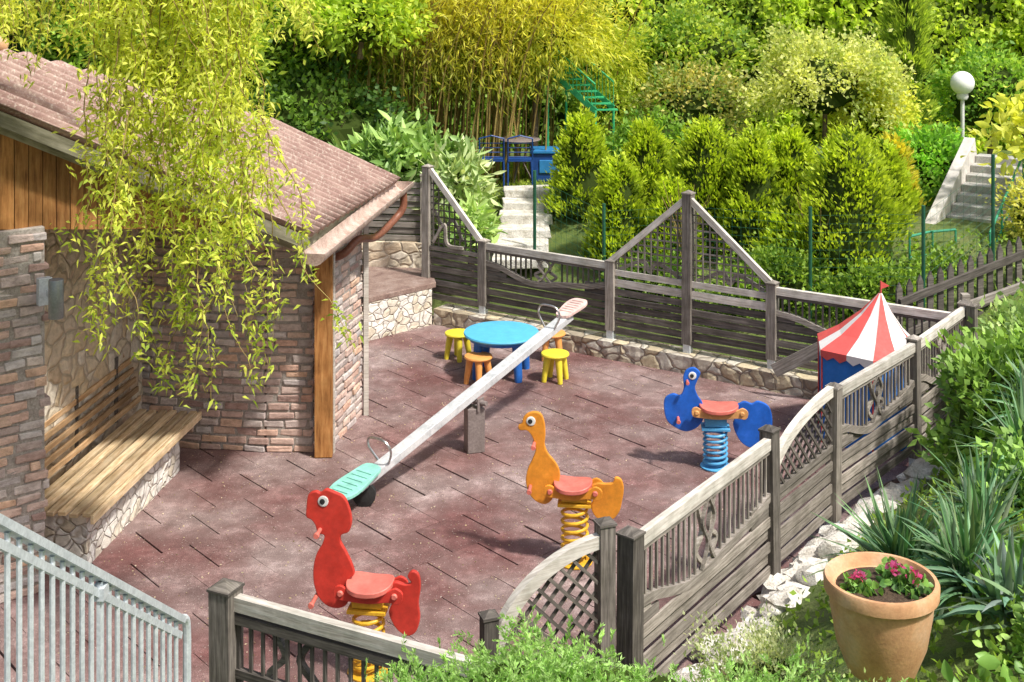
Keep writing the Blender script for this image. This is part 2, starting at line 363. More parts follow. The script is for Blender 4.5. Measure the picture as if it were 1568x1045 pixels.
def planks(p,z0,z1,mat=0,a0=.05,a1=None):
    z=z0; a1=a1 or p.L-.05; i=0
    while z<z1-.03:
        p.bar(a0,z+.042+random.gauss(0,.002),a1,z+.042+random.gauss(0,.003),.018,.072,mat,(.010 if i%2 else -.010)+random.gauss(0,.002)); z+=.090; i+=1
def wave(p,H=1.0,bars=True,mat=0,pale=2,wmat=1,lo=.5):
    L=p.L
    wf=lambda a:lo+.16-.15*math.sin(math.pi*min(1,max(0,a/L)))**1.3+.02*math.sin(4*math.pi*a/L)
    planks(p,.06,lo,mat)
    p.curve([(.05+(L-.1)*i/8,wf(.05+(L-.1)*i/8)) for i in range(9)],.045,.06,wmat)
    for e in (0,1):
        a=.06 if e==0 else L-.36
        for k in range(2):
            p.bar(a,lo+.03+k*.075,a+.3-k*.1 if e==0 else L-.06,lo+.03+k*.075,.02,.07,mat)
    p.bar(.04,H,L-.04,H,.055,.08,pale); p.bar(.04,H-.06,L-.04,H-.06,.03,.03,mat)
    a=.12
    while a<L-.08:
        if abs(a-L/2)>.17: p.bar(a,wf(a)+.02,a,H-.06,.016,.018,mat)
        a+=.075
    m=L/2; z0=wf(m)+.02; z1=H-.06; h=z1-z0
    for sg in (-1,1):
        p.curve([(m+sg*.02,z0),(m+sg*.15,z0+.3*h),(m+sg*.05,z0+.55*h),(m+sg*.13,z1)],.03,.028,wmat,.012)
        p.curve([(m+sg*.10,z0+.0*h),(m+sg*.01,z0+.35*h),(m+sg*.09,z0+.7*h),(m+sg*.02,z1)],.02,.022,wmat,-.012)
def lattice_clip(p,a0,a1,z0,ftop,sp,slopes,w,mat):
    for si,sl in enumerate(slopes):
        if sl=='h':
            z=z0
            while z<2.2:
                aa=[a0+(a1-a0)*i/60 for i in range(61) if ftop(a0+(a1-a0)*i/60)>z]
                if aa: p.bar(aa[0],z,aa[-1],z,.012,w,mat,.012)
                z+=sp
        elif sl=='v':
            a=a0+sp/2
            while a<a1:
                if ftop(a)>z0+.02: p.bar(a,z0,a,ftop(a),.012,w,mat,0)
                a+=sp
        else:
            c=-3.0
            while c<4:
                pts=[(a0+(a1-a0)*i/80, sl*(a0+(a1-a0)*i/80)+c) for i in range(81)]
                pts=[q for q in pts if z0<=q[1]<=ftop(q[0])]
                if len(pts)>2: p.bar(pts[0][0],pts[0][1],pts[-1][0],pts[-1][1],.012,w,mat,.012*(1 if sl>0 else -1))
                c+=sp*1.41
def post(b,xy,z0,z1,w=.1,mat=0,cap=True,ang=0):
    M=Matrix.Translation((xy[0],xy[1],0))@Matrix.Rotation(ang,4,'Z')@Matrix.Rotation(random.gauss(0,.006),4,'X')
    Mv=M@Matrix(((0,0,1,0),(0,-1,0,0),(1,0,0,0),(0,0,0,1)))
    b.box(((z0+z1)/2,0,0),(z1-z0,w,w),Mv,mat)
    if cap:
        b.box((0,0,z1+.008),(w+.015,w+.015,.014),M,mat)
        z=z1+.0155;h=w/2
        b.add([(-h,-h,z),(h,-h,z),(h,h,z),(-h,h,z),(0,0,z+.03)],[(0,1,4),(1,2,4),(2,3,4),(3,0,4),(3,2,1,0)],M,mat)
M_GALV=M_STEEL
FM=[W_DARK,W_GREY,W_PALE,M_GALV]
A_=(-1.1,16.95);B_=(-.36,16.45);C_=(1.17,15.4);D_=(2.0,14.85);E_=(2.85,14.3);F_=(4.58,13.2)
G_=(3.70,12.0);H_=(2.63,10.7);I_=(1.93,9.73);J_=(.72,8.02);J2=(.57,8.0);K_=(-.13,7.6);L_=(-1.65,7.57);N_=(-.06,6.78)
aB=math.atan2(-1.05,1.53); aR=math.atan2(1.0,.82)
rt=root('garden_fence',(2,15,0)); b=Bld(); zb=.2
for q,zt in ((A_,1.95),(B_,1.1),(C_,1.1),(D_,2.0),(E_,1.12),(F_,1.2)):
    post(b,q,.3,zt,.11,1,True,aB); post(b,q,.12,.3,.085,3,False,aB)
p=Panel(b,A_,B_,zb); planks(p,.06,.68); p.bar(.05,1.72,p.L-.04,.9,.05,.07,2); lattice_clip(p,.06,p.L-.05,.7,lambda a:1.70-(a/p.L)*.83,.085,['h','v'],.016,0)
p.bar(.05,.72,p.L-.05,.72,.04,.05,1); p.curve([(.1,1.2),(.25,1.0),(.4,1.1),(.55,.85)],.03,.035,1,.03); p.curve([(.12,.8),(.3,1.05),(.35,.8),(.6,.78)],.03,.035,1,-.03)
p=Panel(b,B_,C_,zb); wave(p,.85,lo=.48)
for (q0,q1,sg) in ((C_,D_,1),(D_,E_,-1)):
    p=Panel(b,q0,q1,zb); L=p.L
    planks(p,.06,.58); p.bar(.05,.66,L-.05,.66,.03,.085,2); p.bar(.05,.78,L-.05,.78,.03,.07,2)
    f=(lambda a:.88+(a/L)*.85) if sg>0 else (lambda a:1.73-(a/L)*.85)
    lattice_clip(p,.06,L-.06,.8,f,.085,['h','v'],.016,1)
    p.bar(.0,f(0)+.03,L,f(L)+.03,.05,.07,2)
    m=L/2; p.curve([(.1,.82),(m-.1,.95),(m,.84),(m+.1,.95),(L-.1,.82)],.03,.04,1,.03)
p=Panel(b,E_,F_,zb); wave(p,.85,lo=.45)
b.obj('back_panels',FM,rt)
b=Bld()
for q in (G_,H_): post(b,q,.12,1.2,.1,1,True,aR); post(b,q,-.05,.12,.08,3,False,aR)
post(b,(F_[0]+.04,F_[1]-.1),.1,1.2,.09,1,True,aR)
post(b,I_,.1,1.2,.11,0,True,aR); post(b,I_,-.1,.1,.08,3,False,aR)
post(b,J_,-.05,1.2,.12,0,True,aR); post(b,J2,-.05,1.27,.1,0,True,.35); post(b,K_,-.1,.9,.09,0,True,.35)
p=Panel(b,G_,F_,.12); wave(p,1.02,mat=1,lo=.55); p=Panel(b,H_,G_,.12); wave(p,1.02,mat=1,lo=.55)
p=Panel(b,J_,I_,.08); wave(p,1.04,mat=1,lo=.5)
def arch(p,z0,z1,lo):
    L=p.L; f=lambda a:z0+(z1-z0)*math.sqrt(max(0,1-(1-min(1,max(0,a/L)))**2))
    planks(p,.05,lo-.04,1); p.bar(.05,lo,L-.05,lo,.04,.05,1)
    p.curve([(.04,lo)]+[(L*(1-math.cos(t*math.pi/2/8))+.03*(1-t/8),z0+(z1-z0)*math.sin(t*math.pi/2/8)) for t in range(0,9)],.055,.08,2,k=4)
    lattice_clip(p,.06,L-.06,lo+.02,lambda a:f(a)-.03,.085,[1,-1],.020,0)
p=Panel(b,I_,H_,.12); arch(p,.72,1.06,.6)
p=Panel(b,K_,J2,.0); arch(p,.6,1.18,.45)
b.obj('right_panels',FM,rt)
b=Bld(); post(b,L_,-.05,1.09,.14,0,True,-.45); post(b,N_,-.05,1.05,.11,0,True,-.45)
p=Panel(b,L_,N_,0); L=p.L; p.bar(.06,1.02,L,1.02,.06,.08,2); p.bar(.06,.93,L,.93,.05,.05,0); p.bar(.06,.62,L,.6,.04,.05,0)
planks(p,.05,.45); 
for i in range(1,22): p.bar(i*.085,.45,i*.085,.92,.016,.02,0)
for m in (.45,1.25):
    for sg in (-1,1): p.curve([(m+sg*.02,.55),(m+sg*.16,.65),(m+sg*.05,.78),(m+sg*.14,.92)],.035,.035,0,.02)
b.obj('front_panel',FM,rt)
def wallseg(b,p0,p1,th,z0,z1,mat=0,side=1):
    d=Vector((p1[0]-p0[0],p1[1]-p0[1],0)); L=d.length; M=frame((p0[0],p0[1],0),d)
    n1=max(2,int(L/.06)); n2=max(2,int((z1-z0)/.05)); 
    def dsp(a,z): return .016*noise.noise(Vector((p0[0]+a*9,z*9,p0[1])))+.010*noise.noise(Vector((a*25,z*25,1)))
    lv=[];fs=[]
    for y in (0,th):
        for k in range(n2+1):
            for i in range(n1+1):
                a=L*i/n1;z=z0+(z1-z0)*k/n2; lv.append((a,y+(dsp(a,z) if 0<k else 0)*(1 if y==0 else -1),z))
    S=(n1+1)*(n2+1)
    for k in range(n2):
        for i in range(n1):
            a=k*(n1+1)+i; fs.append((a,a+1,a+n1+2,a+n1+1)); fs.append((S+a,S+a+n1+1,S+a+n1+2,S+a+1))
    for i in range(n1): a=n2*(n1+1)+i; fs.append((a,a+1,S+a+1,S+a))
    for k in range(n2):
        a=k*(n1+1); fs.append((a,a+n1+1,S+a+n1+1,S+a)); a+=n1; fs.append((a,S+a,S+a+n1+1,a+n1+1))
    b.add(lv,fs,M,mat)
b=Bld(); wallseg(b,(-1.0,16.64),(4.75,12.84),.30,-.06,.2); b.obj('low_stone_wall',[M_WALLSTONE])
rt=root('raised_terrace',(-1.5,16.5,0))
b=Bld(); wallseg(b,(-2.7,15.05),(-1.02,16.63),.25,-.06,.46); b.obj('stone_front',[M_WHITESTONE],rt)
b=Bld(); b.prism([(-2.75,15.0),(-.97,16.67),(-1.05,17.2),(-1.2,17.6),(-4,17.6),(-4,15.2)],.46,.53,None,0,flat=True); b.obj('slab_top',[M_SLAB],rt,bevel=.01)
b=Bld(); wallseg(b,(-3.4,17.65),(-1.2,17.4),.25,.4,.86); b.obj('rear_stone_wall',[M_HOUSESTONE],rt)
b=Bld(); p=Panel(b,(-3.4,17.75),(-1.18,17.5),.86); planks(p,.0,.82,1); post(b,(-1.18,17.48),.86,1.75,.09,1); post(b,(-2.4,17.65),.86,1.75,.09,1); b.obj('board_screen',FM,rt)
b=Bld(); b.beam((2.8,13.95,.28),(3.75,13.45,.95),.03,.14,0); b.obj('leaning_board',[W_GREY])
b=Bld()
for t in range(110):
    k=random.random(); seg=random.choice([(I_,H_),(I_,J_),(I_,H_),(H_,G_),(I_,J_)]); x=seg[0][0]+(seg[1][0]-seg[0][0])*k; y=seg[0][1]+(seg[1][1]-seg[0][1])*k
    o_=random.uniform(.06,.32); x+=.8*o_; y-=.58*o_
    r=random.uniform(.06,.13); b.sphere((x,y,terr(x,y)+.03),r,8,0,.3,(1.3,1,.7))
b.obj('stone_edging',[M_ROCK],smooth=True)
b=Bld(); b.box((1.0,7.2,.42),(.35,.25,.12),None,0,j=.02); b.box((.75,7.3,.2),(.5,.3,.5),None,0,j=.03); b.obj('stone_block',[M_ROCK],bevel=.02)
# ---------------------------------------------------------------- house
rt=root('brick_house',(-3,12,0))
def bricks(b,path,z0,z1,th,seed=0):
    path=[Vector((p[0],p[1],0)) for p in path]; segs=[(path[i+1]-path[i]).length for i in range(len(path)-1)]; T=sum(segs)
    def at(a):
        for i,s in enumerate(segs):
            if a<=s or i==len(segs)-1: return path[i]+(path[i+1]-path[i])*(a/s),(path[i+1]-path[i]).normalized()
            a-=s
    z=z0;row=0
    while z<z1-.03:
        h=.058+random.uniform(-.008,.006); a=-(.12 if row%2 else 0)
        while a<T-.02:
            l=random.uniform(.17,.27); a0=max(0,a);a1=min(T,a+l-.022)
            if a1-a0>.03:
                c,d=at((a0+a1)/2); nn=Vector((-d.y,d.x,0)); M=frame(c+nn*(th/2+random.uniform(-.011,.011)),d)
                M=M@Matrix.Rotation(random.gauss(0,.018),4,'Y')
                b.box((0,0,z+h/2),(a1-a0,th,h),M,0,j=.007)
            a+=l
        z+=h+.020; row+=1
    for i in range(len(path)-1):
        d=path[i+1]-path[i]; L=d.length; b.box((L/2,th/2,(z0+z1)/2),(L-.02,th-.028,z1-z0-.01),frame(path[i],d),1,col=.5)
b=Bld()
bricks(b,[(-4.1,12.85),(-3.5,12.62),(-2.9,12.48),(-2.35,12.42),(-1.9,12.42)],0,2.55,.22)
bricks(b,[(-1.74,12.5),(-1.53,13.45)],0,2.5,.22)
bricks(b,[(-4.05,9.30),(-3.48,9.77)],0,2.72,.42)
b.obj('brick_walls',[M_BRICK,M_MORTAR],rt,bevel=.008)
b=Bld(); wallseg(b,(-3.78,12.75),(-4.12,9.9),.2,-.05,3.0); wallseg(b,(-1.7,13.5),(-5.5,13.6),.2,-.05,2.3); wallseg(b,(-6.2,8.6),(-4.1,9.4),.3,-.05,2.9); b.obj('stone_walls',[M_HOUSESTONE],rt)
b=Bld()
Mp=Matrix.Translation((-1.775,12.32,0))@Matrix.Rotation(.05,4,'Z')@Matrix(((0,0,1,0),(0,-1,0,0),(1,0,0,0),(0,0,0,1)))
b.box((1.26,0,0),(2.5,.1,.165),Mp,0)
A0=Vector((-1.73,11.0,2.4)); Wv=Vector((-1.95,-1.6,1.25)); E0=Vector((.51,2.6,0)); nin=Vector((-.634,.773,0))
r=.06; wd=.105/ Vector((1.95,1.6)).length
while r<1.9:
    r2=r+wd; p0=A0+Wv*r+nin*.22; p1=A0+Wv*r2+nin*.22; zb0=2.4+.333*r; zb1=2.4+.333*r2
    j=random.uniform(-.004,.004); d=Vector((p1.x-p0.x,p1.y-p0.y,0)); L=d.length-.006
    lv=[(zb0,0,j),(p0.z-.03,0,j),(p1.z-.03,L,j),(zb1,L,j)]
    M2=Matrix(((0,d.normalized().x,nin.x,p0.x),(0,d.normalized().y,nin.y,p0.y),(1,0,0,0),(0,0,0,1)))
    b.add(lv+[(a,c,e+.02) for a,c,e in lv],[(0,1,2,3),(7,6,5,4),(0,4,5,1),(1,5,6,2),(2,6,7,3),(3,7,4,0)],M2,0)
    r=r2
b.obj('gable_boards_and_post',[W_ORANGE],rt)
b=Bld()
b.beam(A0+Vector((0,0,-.085)),A0+Wv*1.95+Vector((0,0,-.085)),.035,.10,0)
b.beam(A0+nin*.25+Vector((0,0,-.12)),A0+Wv*1.9+nin*.25+Vector((0,0,-.12)),.09,.12,0)
b.beam(A0+Vector((-.05,0,-.1)),A0+E0+Vector((-.05,0,-.1)),.03,.12,0)
for t in (.15,.35,.55,.75,.92): b.beam(A0+E0*t+Vector((-.06,0,-.12)),A0+E0*t+Wv*min(1.2,.55+1.3*(1-t))+Vector((0,0,-.12)),.06,.1,0)
b.obj('roof_timbers',[W_VERGE],rt)
b=Bld(); b.box((0,0,1.2),(.05,.09,2.4),Matrix.Translation((-1.505,13.44,0))@Matrix.Rotation(.2,4,'Z'),0); b.box((0,0,1.0),(.03,.05,2.0),Matrix.Translation((-1.70,12.42,0)),0); b.obj('pale_wall_strips',[W_PALE],rt)  # far strip's pale colour paints in the bright light on the wall end
nrmv=E0.cross(Wv).normalized(); 
if nrmv.z<0: nrmv=-nrmv
nw=19; ns=nw*8; nr=14; lv=[];fs=[]
for i in range(ns+1):
    t=i/ns; rm=.6+1.38*(1-t)
    for k in range(nr+1):
        r=rm*k/nr-.02; lv.append(A0+E0*t+Wv*r+nrmv*(.036*math.cos(2*math.pi*i/8)+.006*noise.noise(Vector((t*8,r*6,0)))))
for i in range(ns):
    for k in range(nr): a=i*(nr+1)+k; fs.append((a,a+nr+1,a+nr+2,a+1))
b=Bld(); b.add(lv,fs,None,0,.5); o=b.obj('corrugated_roof',[M_ROOF],rt,smooth=True,angle=80); s_=o.modifiers.new('s','SOLIDIFY'); s_.thickness=.012; s_.offset=-1
b=Bld(); R1=A0+E0+Wv*.6; R3=A0+Wv*1.98; q1=Vector((-3.9,14.2,2.35)); q2=Vector((-8.2,9.5,3.2)); Bp=A0+E0
dz=Vector((0,0,-.04)); b.add([R1+dz,R3+dz,q2,q1,Bp+dz],[(0,3,2,1),(0,4,3)],None,0,.5); o=b.obj('rear_roof_slope',[M_ROOF],rt); 
b=Bld(); b.tube([A0+E0*.5+Wv*1.29+Vector((0,0,.02)),R3+Vector((0,0,.01))],.07,10); b.obj('ridge_capping',[M_TERRA],rt,smooth=True)
M_GUT=mottled('gutter_copper_brown',[(.30,.20,.165),(.48,.36,.30),(.62,.51,.45)],7,rough=.55,bump=.1)
M_PIPE=mottled('downpipe_brown',[(.16,.065,.04),(.25,.10,.06)],7,rough=.4,bump=.05)
e=E0.normalized(); g0=A0+Vector((.08,-.16,-.14)); g1=A0+E0+Vector((.09,.1,-.05)); lv=[];fs=[];ng=10
for i in range(13):
    t=i/12; c=g0+(g1-g0)*t; side=Vector((e.y,-e.x,0))
    for R in (.105,.095):
        for k in range(ng+1):
            an=math.pi*k/ng; lv.append(c+side*(math.cos(an)*R)+Vector((0,0,-math.sin(an)*R)))
m_=ng+1
for i in range(12):
    for k in range(ng):
        a=i*2*m_+k; fs.append((a,a+1,a+1+2*m_,a+2*m_)); a+=m_; fs.append((a,a+2*m_,a+1+2*m_,a+1))
    for k in (0,ng): a=i*2*m_+k; fs.append((a,a+2*m_,a+3*m_,a+m_))
fs.append(tuple(range(m_)))
fs.append(tuple(12*2*m_+k for k in range(m_))[::-1])
b=Bld(); b.add(lv,fs,None,0); b.obj('gutter',[M_GUT],rt,smooth=True)
b=Bld(); gp=g1+Vector((0,-.15,-.08)); b.tube(catm([gp,gp+Vector((0,0,-.16)),gp+Vector((-.08,-.08,-.27)),gp+Vector((-.24,-.4,-.38)),Vector((-1.5,12.75,1.95)),Vector((-1.62,12.6,1.85)),Vector((-1.75,12.6,1.8))],5),.04,10); b.obj('downpipe',[M_PIPE],rt,smooth=True)
b=Bld()
for i in range(7): b.sphere((-2.9+i*.17,12.35,2.05+random.uniform(-.05,.05)),.09,8,0,.3,(1.2,.8,.9))
b.obj('wall_head_stones',[M_ROCK],rt,smooth=True)
M_LAMP=mottled('lamp_aluminium',[(.26,.27,.28),(.34,.35,.36)],15,rough=.45,bump=.05,metal=.5,finestr=.1)
rl=root('wall_lamp',(-3.4,9.5,2.24)); b=Bld(); b.lathe([(.05,-.14),(.053,-.135),(.053,.135),(.05,.14)],(-3.30,9.45,2.26),20,0); b.obj('cylinder_shade',[M_LAMP],rl,smooth=True)
b=Bld(); b.box((0,0,2.26),(.10,.06,.20),Matrix.Translation((-3.46,9.66,0))@Matrix.Rotation(.69,4,'Z'),0); b.beam((-3.42,9.62,2.26),(-3.31,9.47,2.26),.03,.05,0); b.obj('bracket',[M_STEEL],rl,bevel=.004)
# ---------------------------------------------------------------- bench
rb=root('wooden_bench',(-3.3,11,0)); p0=Vector((-3.22,9.98,0)); d=Vector((.29,2.25,0)); L=d.length; M=frame(p0,d)
b=Bld()
for k in range(6): b.box((L/2-random.random()*.02,.045+k*.098,.45+random.uniform(-.004,.004)),(L-random.random()*.04,.066,.034),M,0)
b.box((L/2,-.01,.425),(L,.03,.07),M,0)
for a in (.3,1.1,1.95): b.box((a,.3,.421),(.06,.56,.022),M,0)
b.obj('seat',[W_BENCH],rb,bevel=.005)
b=Bld()
for k in range(6): b.box((L/2+.1,.60+k*.024,.54+k*.088),(L-.1,.022,.052),M,0)
for a in (.35,1.2,2.0): b.box((a,.70,.72),(.05,.03,.6),M,1)
b.obj('backrest',[W_BACK,W_DARK],rb,bevel=.004)
b=Bld(); q0=M@Vector((.12,.09,0)); q1=M@Vector((L-.25,.09,0)); wallseg(b,q0,q1,.42,-.04,.405); b.obj('stone_plinth',[M_WHITESTONE],rb)
# ---------------------------------------------------------------- seesaw
rs=root('seesaw',(-.37,12.47,0)); lo=Vector((-1.33,11.16,.19)); hi=Vector((.60,13.78,.92)); dd=(hi-lo).normalized()
M_SEE=mottled('seesaw_beam_grey',[(.40,.42,.43),(.60,.61,.62),(.70,.71,.71)],7,rough=.45,bump=.1,metal=.15,spec=.5,finestr=.15)
M_TURQ=plastic('seat_turquoise',(.28,.66,.56),.5); M_PINK=plastic('seat_pink',(.78,.55,.50),.5); M_BLACK=plastic('black_rubber',(.02,.02,.02),.7); M_PIV=mottled('pivot_grey',[(.16,.13,.12),(.25,.21,.20)],8,rough=.6,bump=.1)
b=Bld(); b.beam(lo,hi,.12,.075,0); b.obj('beam',[M_SEE],rs,bevel=.008)
def splate(M,mat,name,k=1):
    b=Bld(); b.prism([(a*k,c*k) for a,c in [(-.02,-.08),(.12,-.12),(.34,-.145),(.46,-.10),(.48,0),(.46,.10),(.34,.145),(.12,.12),(-.02,.08)]],.04,.07,M,0,smooth=3,flat=True)
    for i in range(6): b.box(((.1+i*.06)*k,0,.074),(.02,.18*k,.008),M,0)
    b.obj(name,[mat],rs,bevel=.006)
splate(frame(lo+dd*.22,-dd),M_TURQ,'seat_low'); splate(frame(hi-dd*.12,dd),M_PINK,'seat_high',.8)
for c,sg,nm in ((lo+dd*.36,1,'handle_low'),(hi-dd*.36,-1,'handle_high')):
    M=frame(c,dd); b=Bld(); b.tube([M@Vector(p) for p in catm([(0,-.06,.03),(-.02*sg,-.13,.16),(-.03*sg,-.1,.25),(-.03*sg,0,.27),(-.03*sg,.1,.25),(-.02*sg,.13,.16),(0,.06,.03)],6)],.011,8); b.obj(nm,[M_CHROME],rs,smooth=True)
b=Bld(); b.box((0,0,.21),(.17,.15,.42),Matrix.Translation((-.36,12.47,0))@Matrix.Rotation(.3,4,'Z'),0); b.tube([(-.48,12.55,.47),(-.24,12.39,.47)],.025,10); 
for sg in (-1,1): b.box((sg*.072,0,.45),(.015,.1,.13),Matrix.Translation((-.36,12.47,0))@Matrix.Rotation(-.6,4,'Z'),0)
b.obj('pivot_post',[M_PIV],rs,bevel=.006)
b=Bld(); b.lathe([(.05,-.04),(.10,-.03),(.10,.03),(.05,.04)],(0,0,0),16,0,M=Matrix.Translation((-1.27,11.23,.1))@Matrix.Rotation(math.pi/2,4,'X')); b.obj('bumper_tyre',[M_BLACK],rs)
# ---------------------------------------------------------------- spring riders
def rider(name,base,s,u0,v0,front,rear,rz,cb,cseat,cspring,cbr,seat,eye,pegs,zs,R=.10):
    rt=root(name,base); M=Matrix.Translation(base)@Matrix.Rotation(rz,4,'Z')
    cv=lambda q:[((a-u0)*s,(v0-c)*s) for a,c in q]
    b=Bld(); b.prism(cv(front),-.018,.018,M,0,smooth=4); b.obj('front_panel',[cb],rt,bevel=.007)
    b=Bld(); b.prism(cv(rear),-.018,.018,M,0,smooth=4); b.obj('rear_panel',[cb],rt,bevel=.007)
    x0,x1,z=(seat[0]-u0)*s,(seat[1]-u0)*s,(v0-seat[2])*s; mx=(x0+x1)/2;hx=(x1-x0)/2
    b=Bld(); out=[]
    for i in range(28):
        a=2*math.pi*i/28; ca_,sa_=math.cos(a),math.sin(a); out.append((mx+hx*math.copysign(abs(ca_)**.7,ca_),.145*math.copysign(abs(sa_)**.7,sa_)*(1-.12*ca_)))
    lv=[(x,y,z+.03*((x-mx)/hx)**2) for x,y in out]+[(x,y,z+.035+.03*((x-mx)/hx)**2) for x,y in out]; N=28
    cen=len(lv); lv+= [(mx,0,z),(mx,0,z+.035)]
    fs=[(i,i+N,(i+1)%N+N,(i+1)%N) for i in range(N)]+[(cen,i,(i+1)%N) for i in range(N)]+[(cen+1,(i+1)%N+N,i+N) for i in range(N)]
    b.add(lv,fs,M,0); b.obj('seat',[cseat],rt,bevel=.006,smooth=True)
    b=Bld()
    for y in (-.085,.085):
        b.prism([(x0-.06,z-.03),(x0-.07,z+.03),(x0-.03,z+.055),(x0+.03,z+.03),(mx,z-.005),(x1-.03,z+.03),(x1+.03,z+.055),(x1+.08,z+.02),(x1+.06,z-.045),(x1-.02,z-.04),(mx,z-.055),(x0+.02,z-.045)],y-.012,y+.012,M,0,smooth=3)
    b.obj('side_rails',[cbr],rt,bevel=.004)
    b=Bld()
    for y in (-.1,.1):
        for xx in (x0-.025,x1+.025): b.lathe([(.018,-.012),(.022,0),(.015,.012)],(0,0,0),12,0,M=M@Matrix.Translation((xx,y,z+.005))@Matrix.Rotation(math.pi/2,4,'X'))
    b.obj('bolt_caps',[cbr if cbr!=cb else cseat],rt,smooth=True)
    b=Bld(); zt=zs
    b.tube([M@Vector((R*math.cos(t*2*math.pi/14)*(1 if t<80 else .97),R*math.sin(t*2*math.pi/14),.03+(zt-.05)*t/90)) for t in range(91)],.013,8); b.obj('coil_spring',[cspring],rt,smooth=True)
    b=Bld(); b.lathe([(.14,0.004),(.14,.018),(.06,.022)],(0,0,0),20,0,M=M); b.box((0,0,zt),(.26,.17,.025),M,0); b.box((0,0,(zt+z)/2+.005),(.2,.13,max(.02,z-zt-.03)),M,0); b.obj('mounting_plates',[cspring],rt,bevel=.004)
    b=Bld(); ex,ez=(eye[0]-u0)*s,(v0-eye[1])*s
    for sg in (-1,1):
        Me=M@Matrix.Translation((ex,sg*.019,ez))@Matrix.Rotation(math.pi/2*(1 if sg<0 else -1),4,'X')
        b.lathe([(.036,-.001),(.036,.004),(.03,.006)],(0,0,0),20,0,M=Me); b.lathe([(.018,.004),(.018,.009),(.012,.0105)],(-.005,0,0),16,1,M=Me)
    b.obj('eyes',[plastic(name+'_eye_white',(.8,.8,.78)),M_BLACK],rt)
    b=Bld()
    for (pu,pv,rr,ln) in pegs:
        px,pz=(pu-u0)*s,(v0-pv)*s
        b.tube([M@Vector((px,-ln,pz)),M@Vector((px,ln,pz))],rr,12)
        for sg in (-1,1): b.lathe([(rr*1.35,-.012),(rr*1.5,0),(rr*1.2,.012)],(0,0,0),12,0,M=M@Matrix.Translation((px,sg*ln,pz))@Matrix.Rotation(math.pi/2,4,'X'))
    b.obj('handles_and_footrests',[cseat],rt,smooth=True)
RED=plastic('red_panel',(.60,.045,.03)); CORAL=plastic('coral_seat',(.70,.18,.14)); YEL=plastic('yellow_steel',(.80,.45,.03)); ORG=plastic('orange_panel',(.82,.31,.03)); BLU=plastic('blue_panel',(.015,.13,.60)); BLUS=plastic('blue_spring',(.10,.40,.72)); ORB=plastic('amber_bracket',(.75,.38,.14))
rider('dog_spring_rider',V(-.95,8.65,0),.00433,563,1036,
 [(469,768),(480,762),(488,764),(497,758),(510,762),(524,768),(532,782),(537,803),(533,821),(521,827),(520,838),(528,852),(537,870),(541,886),(531,896),(528,912),(531,930),(518,939),(500,937),(486,925),(478,905),(477,880),(482,858),(491,842),(494,829),(484,826),(480,814),(474,806),(466,802),(466,788)],
 [(592,900),(605,894),(620,897),(630,894),(624,884),(631,876),(641,881),(644,900),(641,925),(643,948),(637,968),(624,975),(610,968),(600,955),(595,940),(600,925),(592,912)],
 -.12,RED,CORAL,YEL,RED,(530,602,908),(493,776),[(488,820,.014,.11),(481,924,.014,.13)],.43)
rider('duck_spring_rider',V(.49,10.2,0),.0051,880,861,
 [(801,642),(808,635),(819,632),(829,636),(834,650),(835,668),(834,682),(839,695),(850,708),(857,722),(856,738),(846,744),(848,754),(845,766),(834,773),(819,768),(809,755),(805,738),(808,720),(815,705),(820,690),(817,676),(812,666),(806,661),(796,661),(793,655),(799,650)],
 [(904,745),(914,738),(928,738),(938,736),(942,728),(951,731),(955,745),(952,765),(948,780),(938,792),(925,795),(912,789),(905,775),(908,762)],
 -.10,ORG,CORAL,YEL,ORG,(848,907,748),(813,646),[(818,680,.014,.11),(812,746,.014,.13)],.47)
rider('bird_spring_rider',V(1.88,12.07,0),.006035,1095,715,
 [(1046,578),(1051,567),(1062,563),(1070,568),(1072,573),(1067,584),(1064,594),(1068,606),(1075,616),(1078,630),(1075,645),(1065,656),(1050,661),(1035,656),(1022,646),(1017,630),(1018,612),(1030,604),(1042,606),(1047,594)],
 [(1124,622),(1138,613),(1150,616),(1160,612),(1176,620),(1181,640),(1178,660),(1168,675),(1150,683),(1135,676),(1125,660),(1122,645),(1130,632)],
 -.08,BLU,CORAL,BLUS,ORB,(1070,1130,628),(1060,575),[(1052,583,.012,.09),(1038,640,.014,.13)],.37,R=.105)
# ---------------------------------------------------------------- table + stools
TB=plastic('table_blue',(.10,.47,.76),.4,.08); TB2=plastic('table_leg_blue',(.02,.16,.60),.4); SY=plastic('stool_yellow',(.82,.68,.05),.4,.08); SO=plastic('stool_orange',(.82,.36,.10),.4,.08)
def legs(b,c,r,h,rt_,rb,n,splay,rot=0,mat=0):
    for i in range(n):
        a=rot+2*math.pi*i/n; ca_,sa_=math.cos(a),math.sin(a)
        b.tube([(c[0]+(r+splay)*ca_,c[1]+(r+splay)*sa_,.003),(c[0]+(r+splay*.9)*ca_,c[1]+(r+splay*.9)*sa_,.05),(c[0]+r*ca_,c[1]+r*sa_,h)],[rb*.9,rb,rt_],12,mat)
rt=root('round_kids_table',(-.12,14.7,0)); b=Bld(); b.lathe([(.40,.445),(.42,.45),(.427,.465),(.42,.48),(.40,.484),(.1,.483)],(-.12,14.7,0),48); b.obj('table_top',[TB],rt,smooth=True)
b=Bld(); legs(b,(-.12,14.7),.30,.45,.055,.045,4,.04,.6); b.lathe([(.36,.40),(.37,.445)],(-.12,14.7,0),32); b.obj('legs',[TB2],rt,smooth=True)
